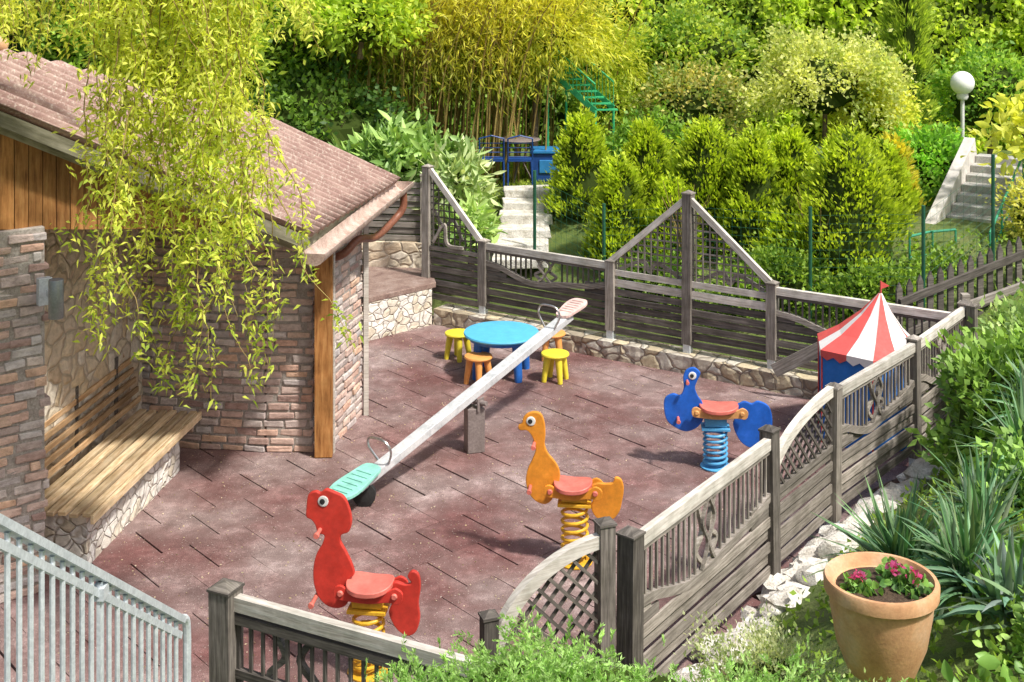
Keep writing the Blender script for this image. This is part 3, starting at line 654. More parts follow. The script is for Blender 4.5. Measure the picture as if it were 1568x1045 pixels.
for c,m in (((-.63,15.25),SY),((-.37,14.38),SO),((.478,14.48),SY),((.47,15.25),SO)):
    rt=root('kids_stool',(c[0],c[1],0)); b=Bld(); b.lathe([(.13,.275),(.15,.28),(.158,.295),(.152,.31),(.13,.316),(.05,.312)],(c[0],c[1],0),32); b.obj('seat',[m],rt,smooth=True)
    b=Bld(); legs(b,c,.09,.28,.042,.030,4,.045,random.random()); b.obj('legs',[m],rt,smooth=True)
# ---------------------------------------------------------------- play tent
rt=root('circus_play_tent',(3.52,12.85,0)); cx,cy=3.5,12.85; R=.52; n=6; N=24; ze=.9
TR=plastic('tent_red',(.72,.10,.09),.6,.1); TW=plastic('tent_white',(.82,.78,.76),.6,.05); TBL=plastic('tent_blue',(.02,.19,.62),.6,.1)
def hexp(i,z,sc_=1,rot=.35):
    k=i%N; sgm=k//4; fr=(k%4)/4; a0=rot+2*math.pi*sgm/n; a1=rot+2*math.pi*(sgm+1)/n
    return Vector((cx+R*sc_*((1-fr)*math.cos(a0)+fr*math.cos(a1)),cy+R*sc_*((1-fr)*math.sin(a0)+fr*math.sin(a1)),z))
apex=Vector((cx+.13,cy,1.42)); b=Bld(); rows=[(0,0),(.35,-.05),(.7,-.05),(1,0)]
def roofpt(i,k):
    t,sg=rows[k]; e=hexp(i,ze,1.04); p=e.lerp(apex,t*.97); p.z+=sg; return p
for i in range(N):
    for k in range(3):
        b.add([roofpt(i,k),roofpt(i+1,k),roofpt(i+1,k+1),roofpt(i,k+1)],[(0,1,2,3)],None,(i//2)%2,.5)
    e0,e1=roofpt(i,0),roofpt(i+1,0); m=(e0+e1)/2+Vector((0,0,-.09)); 
    b.add([e0,e1,e1+Vector((0,0,-.05)),m,e0+Vector((0,0,-.05))],[(0,4,3,2,1)],None,(i//2)%2,.5)
b.obj('striped_roof',[TR,TW],rt)
b=Bld()
for i in range(N):
    sg=.02*math.sin(i*2.1)
    b.add([hexp(i,.0,1+sg),hexp(i+1,.0,1-sg),hexp(i+1,ze-.01),hexp(i,ze-.01)],[(0,1,2,3)],None,0,.5)
b.obj('side_walls',[TBL,TW],rt)
b=Bld(); b.tube([apex+Vector((0,0,-.1)),apex+Vector((0,0,.1))],.008,6); b.add([apex+Vector((0,0,.1)),apex+Vector((0.0,0,.02)),apex+Vector((.09,0.01,.05))],[(0,1,2)]); 
for i in range(6): p_=hexp(i*4,0,1.01); b.tube([p_,p_+Vector((0,0,ze))],.009,6)
b.obj('flag_and_poles',[TR],rt)
# ---------------------------------------------------------------- steel stair railing
rt=root('steel_railing',(-1.6,5,1)); a=Vector((-1.80,3.9,3.23)); c=Vector((-1.575,6.2,1.61)); b=Bld(); dv=c-a
b.beam(a,c,.055,.03,0); b.beam(a+Vector((0,0,-.075)),c+Vector((0,0,-.075)),.02,.03,0)
b.beam(a+Vector((0,0,-.98)),c+Vector((0,0,-.95)),.03,.03,0)
t=.0
while t<1: 
    p_=a+dv*t; b.tube([p_+Vector((0,0,-.02)),p_+Vector((0,0,-.96))],.011,8); t+=.105/2.8
for t in (.1,.60): p_=a+dv*t; b.box((p_.x,p_.y,p_.z-.62),(.014,.055,1.2),None,0); b.box((p_.x+.0,p_.y+.0,p_.z-.06),(.05,.07,.05),None,0)
b.tube(catm([c,c+Vector((.01,.06,-.03)),c+Vector((.012,.08,-.12)),c+Vector((.012,.08,-.3)),c+Vector((.012,.08,-1.2))],4),.02,10)
b.obj('rails_and_bars',[M_STEEL],rt)
rt=root('concrete_steps',(-2.2,5,0)); b=Bld()
for i in range(13):
    y=7.0-i*.27; z=.15+.17*i; b.box((-2.15,y,z/2-.05),(1.05,.27,z+.1),None,0)
b.obj('treads',[M_CONC],rt,bevel=.01)
# ---------------------------------------------------------------- flower pot
px,py,pz=1.88,6.65,1.12; rt=root('terracotta_pot',(px,py,pz)); b=Bld()
b.lathe([(.15,0),(.17,.01),(.225,.15),(.255,.32),(.262,.40),(.285,.405),(.288,.46),(.28,.475),(.262,.475),(.25,.45),(.24,.42),(.10,.415)],(px,py,pz),48); b.obj('pot',[M_TERRA],rt,smooth=True)
b=Bld(); b.lathe([(.245,.41),(.2,.432),(.1,.44)],(px,py,pz),24); b.obj('soil',[M_SOIL],rt)
cs=np.array([(px-.13,py-.05,pz+.44),(px+.07,py+.0,pz+.45),(px+.15,py-.06,pz+.44),(px+.1,py+.1,pz+.44)])
k=rng.integers(0,4,300); P=cs[k]+rng.normal(size=(300,3))*np.array([.04,.04,.025]); P[:,2]=np.maximum(P[:,2],pz+.43); leaves('geranium_leaves',P,rng.normal(size=(300,3))+[0,0,.8],.045,.04,colvar(300,(.04,.11,.03),(.12,.25,.05)),LEAFG,rt,hi=True)
cs2=cs+np.array([0,0,.07]); k=rng.integers(0,3,70); P=cs2[k]+rng.normal(size=(70,3))*.016; leaves('flowers',P,rng.normal(size=(70,3))+[0,0,.5],.027,.026,colvar(70,(.46,.03,.14),(.5,.10,.26)),LEAF,rt)
# ---------------------------------------------------------------- juniper
rt=root('juniper_shrub',(.6,6,.5)); FP=[];FO=[]
b=Bld()
for (x,y,z,rx,ry,rz) in [(-.45,6.1,.80,.36,.35,.50),(-.05,6.1,.86,.42,.4,.62),(.38,6.05,.88,.42,.4,.66),(.78,5.95,.86,.42,.4,.60),(1.2,5.85,.82,.45,.4,.56),(1.7,5.6,.85,.42,.4,.56),(.1,5.6,1.0,.6,.4,.60),(.9,5.4,1.06,.6,.4,.60)]:
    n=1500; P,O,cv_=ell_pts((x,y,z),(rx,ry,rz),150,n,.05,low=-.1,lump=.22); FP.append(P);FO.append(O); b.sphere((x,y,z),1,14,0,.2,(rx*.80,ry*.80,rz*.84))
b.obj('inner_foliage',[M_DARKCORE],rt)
FP=np.concatenate(FP);FO=nrm(np.concatenate(FO)*.8+rng.normal(size=(len(FP),3))*.45+np.array([0,-.1,.25])); nf=len(FP); m=15
ax=np.linspace(0,1,m); Lf=rng.uniform(.05,.11,(nf,1,1)); S=nrm(np.cross(FO,rng.normal(size=(nf,3))))
P=(FP[:,None,:]+FO[:,None,:]*ax[None,:,None]*Lf); P[:,:,2]-=.25*(ax[None,:]**2)*Lf[:,:,0]
sg=np.where(np.arange(m)%2,1,-1)[None,:,None]; D=FO[:,None,:]*1.2+S[:,None,:]*sg*.8+rng.normal(size=(nf,m,3))*.3
tone=rng.random((nf,1,1)); C=(np.array([.26,.44,.12])*(1-tone)+np.array([.54,.76,.30])*tone)*(.7+.5*ax[None,:,None])*np.ones((nf,m,1))
leaves('needle_sprays',P.reshape(-1,3),D.reshape(-1,3),.026,.009,C.reshape(-1,3),LEAF,rt)
bush('variegated_shrub',(1.35,6.9,.84),(.36,.3,.33),5600,.026,.014,(.17,.23,.10),(.42,.46,.34),120,.05,.6,.8,core=.6)
bush('variegated_shrub',(1.65,6.1,.90),(.38,.3,.33),4200,.028,.015,(.16,.25,.08),(.40,.47,.24),90,.05,.6,.8,core=.6)
bush('variegated_shrub',(2.3,5.9,.95),(.34,.3,.33),3600,.028,.015,(.14,.23,.07),(.36,.44,.18),90,.05,.6,.8,core=.6)
# ---------------------------------------------------------------- yuccas / blades
def blades(name,c,n,L,W,c1,c2,elev=(.25,1.4),droop=.5,mat=None):
    vs=[];qs=[];cs=[];k=0
    for i in range(n):
        az=random.uniform(0,6.28); el=random.uniform(*elev); l=L*random.uniform(.7,1.15); d=Vector((math.cos(az)*math.cos(el),math.sin(az)*math.cos(el),math.sin(el)))
        s=Vector((-math.sin(az),math.cos(az),0)); s=(Matrix.Rotation(random.gauss(0,.3),3,d)@s); o=Vector(c)+Vector((random.gauss(0,.04),random.gauss(0,.04),random.uniform(0,.15)))
        dr=droop*random.uniform(.3,1.3)*math.cos(el); t0=random.random(); col=[(c1[q]*(1-t0)+c2[q]*t0)*random.uniform(.8,1.2) for q in range(3)]
        for j in range(6):
            t=j/5; p=o+d*l*t+Vector((0,0,-dr*l*t*t)); w=W*(.7+.6*t if t<.4 else .94*(1-(t-.4)/.6)**.8+.02)
            up=s.cross(d)*w*.25
            vs+= [p-s*w/2+up,p,p+s*w/2+up]; cs+=[col]*3
            if j<5: a=k+j*3; qs+=[(a,a+1,a+4,a+3),(a+1,a+2,a+5,a+4)]
        k+=18
    return npobj(name,np.array([tuple(v) for v in vs]),np.array(qs),np.array(cs),mat or LEAFG)
yc=((.06,.15,.07),(.22,.36,.18))
for c,n,L in (((2.45,8.25,.78),150,.60),((2.9,8.1,1.0),110,.55),((2.6,7.45,1.1),130,.58),((3.75,9.5,1.0),100,.65),((3.2,8.9,.9),90,.5),((4.1,10.2,1.1),70,.5)): blades('yucca_plant',c,n,L,.034,*yc)
blades('agave_plant',(2.6,6.75,1.3),70,.45,.05,(.12,.21,.14),(.28,.40,.28))
bush('leafy_shrub',(4.25,10.9,.85),(.68,.6,.6),5000,.10,.055,(.06,.13,.02),(.20,.34,.07),90,.09,.4,mat=LEAFG)
bush('leafy_shrub',(5.05,12.1,.9),(.6,.6,.55),4500,.08,.05,(.07,.14,.03),(.28,.40,.15),90,.09,.4,mat=LEAFG)
bush('leafy_shrub',(3.7,9.0,.9),(.45,.5,.35),3000,.08,.05,(.05,.12,.03),(.20,.35,.08),70,.08,.4,mat=LEAFG)
bush('leafy_shrub',(5.8,13.2,.95),(.6,.6,.5),3500,.08,.04,(.07,.13,.03),(.22,.34,.10),80,.09,.4)
bush('leafy_shrub',(2.9,6.3,1.35),(.42,.35,.32),2600,.055,.035,(.06,.14,.02),(.22,.36,.08),70,.07,.5,mat=LEAFG,hi=True)
bush('hydrangea_bush',(3.05,7.0,1.1),(.42,.45,.36),1700,.11,.065,(.05,.13,.02),(.19,.36,.07),60,.09,.5,mat=LEAFG,hi=True)
bush('hydrangea_bush',(2.5,6.15,1.05),(.34,.3,.28),1000,.10,.055,(.05,.13,.02),(.19,.36,.07),50,.08,.5,mat=LEAFG,hi=True)
N=18000; X=rng.uniform(-.5,7.5,N);Y=rng.uniform(5.2,16,N); keep=[(not inside(x,y)) and qdist(x,y)>.3 for x,y in zip(X,Y)]; X=X[keep];Y=Y[keep]; Z=np.array([terr(x,y) for x,y in zip(X,Y)]); N=len(X)
leaves('groundcover_plants',np.stack([X,Y,Z+rng.uniform(0,.10,N)],1),rng.normal(size=(N,3))+[0,0,.7],.06,.035,colvar(N,(.06,.12,.02),(.20,.32,.06)),LEAF)
# ---------------------------------------------------------------- backdrop: ivy wall
def ivw(name,x0,x1,yf,z0,z1,n,L,c1,c2,seed,bias=.3):
    rt=root(name,((x0+x1)/2,yf((x0+x1)/2),z0)); nx_=50;nz_=20; lv=[]
    dis=lambda x,z:.7*noise.noise(Vector((x*.7,z*.7,seed)))+.35*noise.noise(Vector((x*2,z*2,seed)))
    for k in range(nz_+1):
        for i in range(nx_+1):
            x=x0+(x1-x0)*i/nx_;z=z0+(z1-z0)*k/nz_; lv.append((x,yf(x)+dis(x,z)+.25*(z-z0)+.12,z))
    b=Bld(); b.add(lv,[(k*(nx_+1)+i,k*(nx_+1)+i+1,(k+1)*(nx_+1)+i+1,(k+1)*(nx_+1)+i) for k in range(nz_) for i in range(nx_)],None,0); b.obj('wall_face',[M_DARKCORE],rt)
    nc=n//40; cxs=rng.uniform(x0,x1,nc);czs=rng.uniform(z0,z1,nc); k=rng.integers(0,nc,n); X=cxs[k]+rng.normal(0,.16,n);Z=czs[k]+rng.normal(0,.13,n)
    Yd=np.array([yf(a)+dis(a,c_)+.25*(c_-z0) for a,c_ in zip(X,Z)])-np.abs(rng.normal(0,.08,n))
    cl=rng.random(nc)[k]
    cl=np.clip(cl*.5+.7*np.array([noise.noise(Vector((a*.6,c_*.6,seed+3))) for a,c_ in zip(X,Z)])+bias,0,1)
    leaves('ivy_leaves',np.stack([X,Yd,Z],1),rng.normal(size=(n,3))*.7+[0,-.5,-.5],L,L*.75,colvar(n,c1,c2,.3,cl),LEAF,rt)
ivw('ivy_wall',1.0,12.5,lambda x:23.9-.1*x,.9,5.4,32000,.13,(.07,.14,.02),(.34,.44,.06),1.0,.42)
ivw('ivy_bank',-9,1.6,lambda x:22.8+.05*x,.8,5.4,24000,.13,(.04,.09,.018),(.20,.32,.05),5.0)
# bamboo
rt=root('bamboo_grove',(-1.2,20.3,1.2)); b=Bld(); tips=[]
for i in range(210):
    x=random.gauss(-1.2,.9); y=random.uniform(19.4,21.3); h=random.uniform(2.9,4.8); lx=random.gauss(.35,.45)+.2*(x+1.3); ly=random.gauss(-.25,.3)
    pts=[(x,y,1.0),(x+lx*.15,y+ly*.1,1.0+h*.4),(x+lx*.5,y+ly*.45,1.0+h*.75),(x+lx*1.2,y+ly*1.2,1.0+h)]
    pp=catm(pts,4); b.tube(pp,[.016-.010*q/(len(pp)-1) for q in range(len(pp))],5); 
    for q in pp[4:]: tips.append(tuple(q))
b.obj('culms',[M_BAMBOO],rt)
tips=np.array(tips); n=30000; k=rng.integers(0,len(tips),n); P=tips[k]+rng.normal(size=(n,3))*np.array([.22,.2,.2]); P[:,2]+=.05; ok=P[:,2]>2.35+.5*rng.random(n); P=P[ok]; n=len(P)
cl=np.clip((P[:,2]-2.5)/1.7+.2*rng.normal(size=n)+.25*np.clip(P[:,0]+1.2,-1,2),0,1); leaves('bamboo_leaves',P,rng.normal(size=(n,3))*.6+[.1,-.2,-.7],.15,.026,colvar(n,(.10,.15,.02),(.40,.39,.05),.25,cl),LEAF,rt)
bush('arching_bamboo',(.35,20.2,3.45),(1.3,.6,.62),9000,.14,.026,(.18,.24,.03),(.43,.43,.07),120,.16,-.6,.7,core=.4,trunk=1.5,low=-.8)
bush('arching_bamboo',(1.35,20.8,3.0),(.7,.5,.55),4500,.12,.026,(.18,.26,.03),(.42,.45,.07),80,.14,-.5,.7,core=.4,trunk=1.0,low=-.8)
bush('arching_bamboo',(1.55,20.7,2.3),(.45,.4,.4),2200,.10,.03,(.12,.22,.03),(.36,.44,.07),60,.12,-.2,.8,core=.4,trunk=.5,low=-.8)
bush('chestnut_tree',(-3.3,20.0,3.4),(1.3,.9,1.3),8000,.13,.06,(.06,.13,.02),(.28,.40,.05),120,.16,-.1,.9,trunk=1.5)
bush('chestnut_tree',(-2.2,18.9,3.75),(.8,.6,.55),3500,.13,.06,(.15,.24,.03),(.38,.50,.07),80,.14,-.1,.9,core=.5,trunk=0.01)
bush('chestnut_tree',(-4.4,17.5,3.5),(1.0,.6,.8),4500,.12,.06,(.07,.14,.02),(.32,.42,.06),90,.14,-.1,.9,core=.7,trunk=1.5)
bush('dark_ivy_mound',(-3.0,18.8,1.9),(1.2,.6,1.1),6500,.10,.07,(.03,.075,.02),(.13,.23,.04),110,.12,0,.9)
bush('dark_ivy_mound',(-2.0,19.2,1.7),(.8,.4,.8),3500,.10,.07,(.03,.07,.02),(.12,.21,.04),80,.12,0,.9)
bush('laurel_shrub',(-1.55,18.2,1.75),(.7,.4,.38),1300,.26,.07,(.07,.15,.04),(.22,.35,.10),60,.12,.1,.9,mat=LEAFG,core=.5,hi=True)
bush('laurel_shrub',(-.78,17.9,1.55),(.34,.35,.36),750,.24,.06,(.14,.22,.08),(.36,.44,.24),50,.11,.1,.9,mat=LEAFG,core=.45,hi=True)
bush('laurel_shrub',(-.55,17.2,1.05),(.2,.25,.32),400,.2,.055,(.10,.2,.05),(.28,.40,.13),40,.08,.1,.9,mat=LEAFG,core=.45,hi=True)
bush('flowering_shrub',(2.8,20.2,2.35),(.8,.6,.55),4200,.09,.05,(.09,.18,.04),(.34,.32,.12),90,.12,0,.9)
bush('flowering_shrub',(2.9,21.2,3.1),(.9,.6,.6),3500,.10,.06,(.09,.18,.03),(.30,.38,.06),90,.14,0,.9)
bush('maple_tree',(4.6,19.3,2.75),(1.05,.7,.75),8500,.075,.05,(.20,.27,.08),(.44,.46,.19),110,.11,0,.9,core=.5,trunk=1.0)
bush('maple_tree',(5.4,19.6,2.3),(.6,.5,.5),3500,.075,.05,(.22,.30,.05),(.46,.44,.08),80,.12,0,.9,core=.55,trunk=.7)
bush('green_shrub',(6.0,18.9,1.55),(.55,.5,.6),4000,.09,.06,(.08,.19,.03),(.22,.42,.06),80,.1,0,.9)
bush('green_shrub',(7.9,21.6,2.3),(.8,.6,.8),4000,.1,.06,(.08,.18,.03),(.27,.40,.07),80,.12,0,.9)
bush('magnolia_shrub',(6.75,16.8,2.35),(.5,.4,.6),700,.17,.09,(.30,.34,.05),(.46,.47,.12),40,.15,.2,.9,core=0,trunk=1.0,hi=True)
bush('golden_shrub',(6.45,15.9,1.45),(.38,.5,.45),2600,.07,.035,(.27,.29,.05),(.45,.45,.15),60,.1,0,.9)
bush('low_shrub',(4.6,18.3,1.3),(1.4,.5,.5),5000,.09,.05,(.05,.12,.02),(.18,.30,.05),90,.12,0,.9)
bush('low_shrub',(2.2,19.6,1.6),(.7,.5,.6),4000,.09,.05,(.05,.12,.02),(.18,.32,.05),90,.12,0,.9)
bush('low_shrub',(3.1,15.45,.75),(.75,.3,.4),3600,.07,.04,(.05,.11,.015),(.20,.31,.05),80,.09,.2,.9)
bush('low_shrub',(4.2,15.0,.72),(.6,.25,.38),3000,.07,.04,(.05,.11,.015),(.20,.31,.05),70,.09,.2,.9)
bush('low_shrub',(5.1,15.4,.8),(.6,.35,.35),2600,.07,.04,(.05,.10,.02),(.22,.35,.06),70,.09,.2,.9)
bush('low_shrub',(1.7,16.0,.65),(.5,.25,.35),2200,.07,.04,(.04,.10,.015),(.18,.28,.05),60,.09,.2,.9)
# conifers
def conifer(name,x,y,z0,z1,r,n,c1,c2,L=.085,W=.034,pw=.55,lobes=26,core=.74):
    rt=root(name,(x,y,z0)); H=z1-z0
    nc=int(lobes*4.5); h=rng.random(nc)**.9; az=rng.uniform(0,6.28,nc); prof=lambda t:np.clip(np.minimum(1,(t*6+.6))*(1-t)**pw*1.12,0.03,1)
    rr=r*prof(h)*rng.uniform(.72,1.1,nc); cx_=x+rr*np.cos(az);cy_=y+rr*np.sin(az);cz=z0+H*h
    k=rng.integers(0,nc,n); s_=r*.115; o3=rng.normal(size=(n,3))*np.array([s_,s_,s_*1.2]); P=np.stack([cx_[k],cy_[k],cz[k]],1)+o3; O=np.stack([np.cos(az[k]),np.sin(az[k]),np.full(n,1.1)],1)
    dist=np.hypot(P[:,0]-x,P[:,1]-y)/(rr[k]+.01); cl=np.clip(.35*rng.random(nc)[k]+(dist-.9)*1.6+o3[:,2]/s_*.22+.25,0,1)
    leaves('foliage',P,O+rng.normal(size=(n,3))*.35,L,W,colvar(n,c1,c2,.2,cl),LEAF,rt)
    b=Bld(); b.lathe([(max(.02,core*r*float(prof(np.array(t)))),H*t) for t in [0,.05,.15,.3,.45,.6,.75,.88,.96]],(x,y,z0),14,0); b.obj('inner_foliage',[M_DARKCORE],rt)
    b=Bld(); b.tube([(x,y,z0-.3),(x,y,z0+.3)],.05,7); b.obj('trunk',[M_BARK],rt)
tc=((.03,.075,.01),(.29,.38,.03))
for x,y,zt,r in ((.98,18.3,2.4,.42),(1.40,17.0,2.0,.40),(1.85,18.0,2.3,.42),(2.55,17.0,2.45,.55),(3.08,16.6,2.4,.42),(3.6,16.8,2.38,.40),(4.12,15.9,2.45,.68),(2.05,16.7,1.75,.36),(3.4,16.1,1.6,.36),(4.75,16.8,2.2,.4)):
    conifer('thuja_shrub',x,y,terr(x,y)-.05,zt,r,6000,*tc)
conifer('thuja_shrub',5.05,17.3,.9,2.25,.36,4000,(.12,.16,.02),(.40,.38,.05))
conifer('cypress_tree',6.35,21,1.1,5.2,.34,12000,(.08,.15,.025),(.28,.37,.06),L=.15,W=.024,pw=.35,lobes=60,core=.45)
b=Bld()
for (x,y) in ((2.15,16.2),(3.72,15.8)):
    for i in range(22):
        a=random.uniform(0,6.28); b.tube(catm([(x,y,.7),(x+.12*math.cos(a),y+.12*math.sin(a),1.3),(x+.3*math.cos(a),y-.1+.2*math.sin(a),1.75+random.uniform(-.3,.2))],3),[.007]*3+[.005]*3+[.003],4)
b.obj('bare_twigs',[M_TWIG])
b=Bld()
for i in range(6): b.box((.10+.03*i,17.25+i*.34,.66+i*.12),(.72,.36,.13),None,0,j=.02)
b.obj('garden_steps',[M_ROCK],bevel=.015)
N=6000; P=np.stack([rng.uniform(-.6,1.6,N),rng.uniform(18.9,22,N),np.zeros(N)],1); P[:,2]=[terr(p[0],p[1]) for p in P]; leaves('lawn_grass',P,rng.normal(size=(N,3))*.4+[0,0,1],.07,.012,colvar(N,(.16,.25,.03),(.34,.42,.07)),LEAF)
NAVY=plastic('navy',(.01,.06,.26)); LID=plastic('blue_lid',(.03,.22,.52))
rt=root('blue_storage_box',(.6,20.0,1.25)); b=Bld(); b.box((.56,19.9,1.48),(.52,.4,.42),None,0); b.box((.56,19.9,1.72),(.58,.46,.05),None,1); b.box((.56,19.69,1.5),(.3,.02,.2),None,1); b.obj('box',[NAVY,LID],rt,bevel=.02)
rt=root('garden_bistro_set',(.05,20,1.25)); b=Bld(); b.lathe([(.3,.68),(.31,.69),(.3,.70)],(.12,19.7,1.22),24)
for i in range(3): a=i*2.1; b.tube([(.12+.22*math.cos(a),19.7+.22*math.sin(a),1.22),(.12+.03*math.cos(a),19.7+.03*math.sin(a),1.6),(.12+.2*math.cos(a),19.7+.2*math.sin(a),1.9)],.01,6)
for x in (-.30,.12):
    for dx in (-.18,.18): b.tube([(x+dx,19.2,1.22),(x+dx,19.25,1.65),(x+dx*.9,19.55,1.66),(x+dx,19.58,1.22)],.012,6,1); b.tube([(x+dx,19.25,1.65),(x+dx,19.15,2.0)],.012,6,1)
    b.tube([(x-.18,19.15,2.0),(x,19.12,2.05),(x+.18,19.15,2.0)],.012,6,1); b.box((x,19.4,1.66),(.36,.34,.02),None,1)
    for q in range(4): b.tube([(x-.17,19.24-.02*q,1.72+q*.07),(x+.17,19.24-.02*q,1.72+q*.07)],.008,5,1)
b.obj('table_and_chairs',[M_PIV,NAVY],rt)
GR=plastic('green_paint',(.04,.42,.18),.4); rt=root('green_garden_stair',(1.0,21.6,1.3)); b=Bld()
s0=Vector((.55,20.1,2.95)); s1=Vector((1.25,19.6,2.35)); 
for o_ in (Vector((0,0,0)),Vector((.3,.35,0))):
    b.tube([s0+o_+Vector((0,0,.4)),s1+o_+Vector((0,0,.4))],.014,8); b.beam(s0+o_,s1+o_,.02,.09,0)
    for i in range(14): p_=s0+o_+(s1-s0)*(i/13); b.tube([p_,p_+Vector((0,0,.4))],.006,6)
for i in range(8): p_=s0+(s1-s0)*(i/7)+Vector((.15,.17,0)); b.box(tuple(p_),(.4,.16,.015),None,0)
for p_ in (s0,s1,s0+Vector((.3,.35,0)),s1+Vector((.3,.35,0))): b.tube([p_,(p_.x,p_.y,1.1)],.02,8)
b.obj('stair_frame',[GR],rt)
rt=root('wire_mesh_fence',(2,16,.5)); b=Bld(); DG=plastic('dark_green_paint',(.02,.11,.06),.4)
mp=[(.3,17.3),(1.14,16.2),(2.15,15.85),(3.45,15.1),(4.6,14.6),(5.6,15.2)]
for x,y in mp: z=terr(x,y); b.tube([(x,y,z-.1),(x,y,z+1.3)],.022,8)
for i in range(len(mp)-1):
    (x0,y0),(x1,y1)=mp[i],mp[i+1]; L=math.hypot(x1-x0,y1-y0); z0,z1=terr(x0,y0),terr(x1,y1)
    for k in range(12): h=.1+k*.10; b.tube([(x0,y0,z0+h),(x1,y1,z1+h)],.0018,3)
    for k in range(int(L/.11)): t=k*.11/L; b.tube([(x0+(x1-x0)*t,y0+(y1-y0)*t,z0+(z1-z0)*t+.1),(x0+(x1-x0)*t,y0+(y1-y0)*t,z0+(z1-z0)*t+1.2)],.0016,3)
b.obj('mesh_and_posts',[DG],rt)
rt=root('concrete_garden_stairs',(6,17.2,1)); b=Bld(); s0=Vector((5.35,15.8,.70)); s1=Vector((6.95,18.2,1.88)); hd=Vector((s1.x-s0.x,s1.y-s0.y,0)).normalized(); sd=Vector((hd.y,-hd.x,0)); ns_=12; ht=(Vector((s1.x,s1.y))-Vector((s0.x,s0.y))).length/ns_
for i in range(ns_+1):
    p_=s0+(s1-s0)*(i/ns_); M=frame((p_.x,p_.y,0),hd); b.box((0,0,p_.z/2),(ht+.002*(i%2),.9,p_.z),M,0)
b.obj('steps',[M_CONC],rt,bevel=.008)
b=Bld(); a=s0-sd*.53+Vector((0,0,-.1)); c=s1-sd*.53; b.beam(a+Vector((0,0,.02)),c+Vector((0,0,.02)),.15,.5,0)
b.obj('parapet',[plastic('white_render',(.66,.62,.58),.8)],rt,bevel=.01)
GR2=plastic('railing_green',(.04,.30,.17),.4)
b=Bld(); 
a=s0+sd*.42;c=s1+sd*.42; b.tube([a+Vector((0,0,.7)),c+Vector((0,0,.7))],.016,8); b.tube([a+Vector((0,0,.4)),c+Vector((0,0,.4))],.011,8)
for t in (0,.2,.4,.6,.8,1): p_=a.lerp(c,t); b.tube([p_,p_+Vector((0,0,.7))],.013,8)
b.tube([(4.75,15.6,1.35),(5.0,15.7,1.38),(5.35,15.75,1.4)],.016,8); b.tube([(4.75,15.6,1.1),(5.35,15.75,1.15)],.011,8)
for x,y in ((4.75,15.6),(5.05,15.68),(5.35,15.75)): b.tube([(x,y,.6),(x,y,1.40)],.013,8)
b.obj('handrail',[GR2],rt)
rt=root('street_lamp',(6.9,20,1.2)); b=Bld(); b.tube([(6.9,20,1.0),(6.9,20,2.52)],.03,10); b.lathe([(.07,2.48),(.09,2.52),(.08,2.57)],(6.9,20,0),16); b.obj('pole',[plastic('lamp_pole_white',(.7,.7,.68),.4)],rt,smooth=True)
b=Bld(); b.sphere((6.9,20,2.73),.18,24); b.obj('globe',[M_GLOBE],rt,smooth=True)
rt=root('picket_fence',(5.5,14.6,.7)); b=Bld(); a=Vector((4.15,14.0,.52)); c=Vector((6.9,15.3,1.1)); dl=(c-a); n=22
for h in (.12,.48): b.beam(a+Vector((0,-.03,h)),c+Vector((0,-.03,h)),.04,.08,0)
for i in range(n):
    p_=a+dl*(i/(n-1)); M=frame((p_.x,p_.y,p_.z-.05),Vector((dl.x,dl.y,0))); b.prism([(-.04,0),(.04,0),(.04,.66),(0,.74),(-.04,.66)],-.012,.012,M,0)
b.beam((4.65,13.4,1.12),(7.2,14.1,1.75),.05,.07,1)
for t in (.0,.35,.7): b.box((4.65+2.55*t,13.4+.7*t,.8+.3*t),(.08,.08,.9),None,1)
b.obj('pickets_and_rails',[W_DARK,W_GREY],rt)
# ---------------------------------------------------------------- willow
rt=root('weeping_willow',(-4.8,7.0,0)); b=Bld()
b.tube(catm([(-5.0,7.0,.0),(-4.9,7.1,1.8),(-4.6,7.3,3.4),(-4.2,7.6,4.6)],4),[.28,.27,.25,.24,.23,.22,.21,.2,.19,.18,.17,.16,.14],12)
limbs=[[(-4.2,7.6,4.6),(-3.4,8.0,5.3),(-2.6,8.4,5.3),(-1.9,8.6,4.9)],[(-4.2,7.6,4.6),(-3.6,8.3,5.0),(-3.0,8.8,4.9),(-2.4,9.0,4.7)],[(-4.2,7.6,4.6),(-3.5,7.6,4.9),(-2.7,7.9,4.75),(-2.1,8.1,4.6)],[(-4.2,7.6,4.6),(-3.2,9.0,5.1),(-2.2,9.2,5.1),(-1.2,9.0,4.7)]]
for l in limbs: q=catm(l,5); b.tube(q,[.09-.07*i/(len(q)-1) for i in range(len(q))],7)
b.obj('trunk_and_limbs',[M_BARK],rt)
b=Bld(); LP=[];LD=[];LC=[]
def strand(x,y,z0,z1,dens=1.0,bright=.5):
    n=max(5,int((z0-z1)/.07)); pts=[]; px_,py_=x,y; vx=random.gauss(0,.012);vy=random.gauss(0,.01); ph=random.random()*50
    for i in range(n+1):
        t=i/n; vx+=random.gauss(0,.015)-vx*.3;vy+=random.gauss(0,.012)-vy*.3; px_+=vx;py_+=vy; pts.append(Vector((px_,py_,z0+(z1-z0)*t)))
    b.tube(pts,[.006-.004*i/n for i in range(n+1)],3)
    for i in range(n):
        k=max(0,noise.noise(Vector((ph,i*.35,0)))*2.4+.80); zz=pts[i].z; m_=int(random.uniform(8,15)*dens*k*(1 if zz>3.3 else .8))
        for _ in range(m_):
            p=pts[i].lerp(pts[i+1],random.random()); a=random.uniform(0,6.28); g=.034*k
            LP.append((p.x+random.gauss(0,g),p.y+random.gauss(0,g),p.z+random.gauss(0,g*.6))); LD.append((math.cos(a),math.sin(a),random.uniform(-1.3,.8))); LC.append(min(1,max(0,bright+.22*(p.z-3.2)+random.gauss(0,.2))))
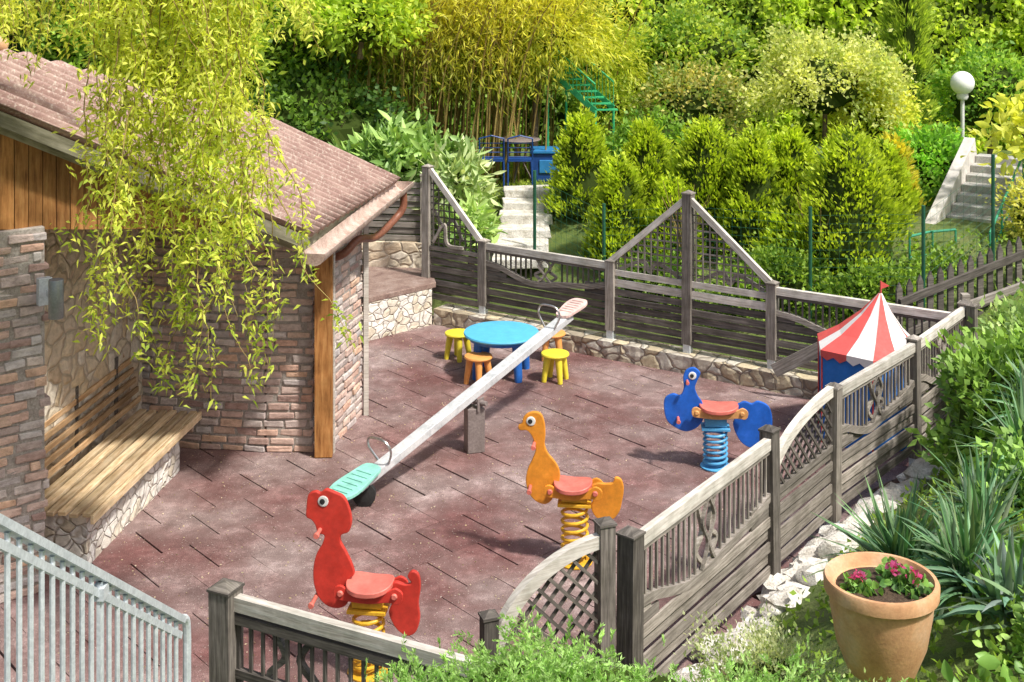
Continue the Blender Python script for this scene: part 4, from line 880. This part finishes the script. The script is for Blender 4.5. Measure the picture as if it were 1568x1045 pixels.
for (xc,sx,num,zt,zb_,zvar,dn) in [(-2.68,.05,3,4.4,2.7,.3,.6),(-2.55,.07,6,4.7,3.0,.6,1),(-2.40,.08,10,4.8,3.0,.6,1),(-2.20,.09,14,4.8,3.0,.7,1),(-2.0,.08,13,4.7,2.9,.6,1),(-1.84,.06,9,4.3,2.8,.5,1),(-1.70,.03,3,3.6,2.4,.25,1),(-2.45,.06,5,3.8,2.1,.3,.9),(-2.28,.04,4,3.8,2.3,.3,1),(-2.0,.03,4,3.5,1.76,.15,.9),(-1.72,.035,5,3.4,2.05,.2,1),(-2.64,.04,4,3.7,2.25,.25,.8),(-1.88,.04,4,3.5,2.4,.3,1)]:
    for i in range(num): strand(random.gauss(xc,sx),random.uniform(8.3,8.8),zt+random.uniform(-.3,.2),zb_+random.uniform(-.1,zvar),dn,.42+random.random()*.25)
for i in range(65): x=random.uniform(-3.5,-1.35); strand(x,random.uniform(8.2,9.0),random.uniform(4.6,5.0),random.uniform(3.95,4.35)+.15*(abs(x+2.3)>.7),1.0,.35)
for i in range(5): strand(-3.45+random.gauss(0,.1),8.6,4.9,random.uniform(3.9,4.3),.5,.4)
b.obj('hanging_twigs',[M_TWIG],rt)
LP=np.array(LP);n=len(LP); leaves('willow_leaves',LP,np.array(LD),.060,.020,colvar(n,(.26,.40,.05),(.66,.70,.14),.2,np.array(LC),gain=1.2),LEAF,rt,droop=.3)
# ---------------------------------------------------------------- light, camera
S=Vector((.50,-.42,.0)).normalized()*math.cos(math.radians(56)); S.z=math.sin(math.radians(56))
ld=bpy.data.lights.new('sun','SUN'); ld.energy=5.0; ld.angle=math.radians(4); ld.color=(1,.965,.89); lo_=bpy.data.objects.new('sun',ld); lo_.rotation_euler=S.to_track_quat('Z','Y').to_euler(); lo_.location=(5,-5,12); sc.collection.objects.link(lo_)
w=bpy.data.worlds.new('World'); sc.world=w; w.use_nodes=True; nt=w.node_tree; bg=nt.nodes.get('Background') or nt.nodes.new('ShaderNodeBackground'); sky=nt.nodes.new('ShaderNodeTexSky'); sky.sky_type='NISHITA'; sky.sun_disc=False; sky.sun_elevation=math.radians(56); sky.sun_rotation=math.atan2(S.x,S.y); sky.dust_density=4.0; sky.air_density=1.2; sky.ozone_density=.3
nt.links.new(sky.outputs[0],bg.inputs[0]); bg.inputs[1].default_value=.15
cd=bpy.data.cameras.new('camera'); co_=bpy.data.objects.new('camera',cd); sc.collection.objects.link(co_); co_.location=(0,0,4.8); co_.rotation_euler=(math.radians(90),0,0); cd.sensor_width=36; cd.lens=45.9; cd.shift_y=-.384; cd.clip_start=.05; cd.clip_end=500; sc.camera=co_
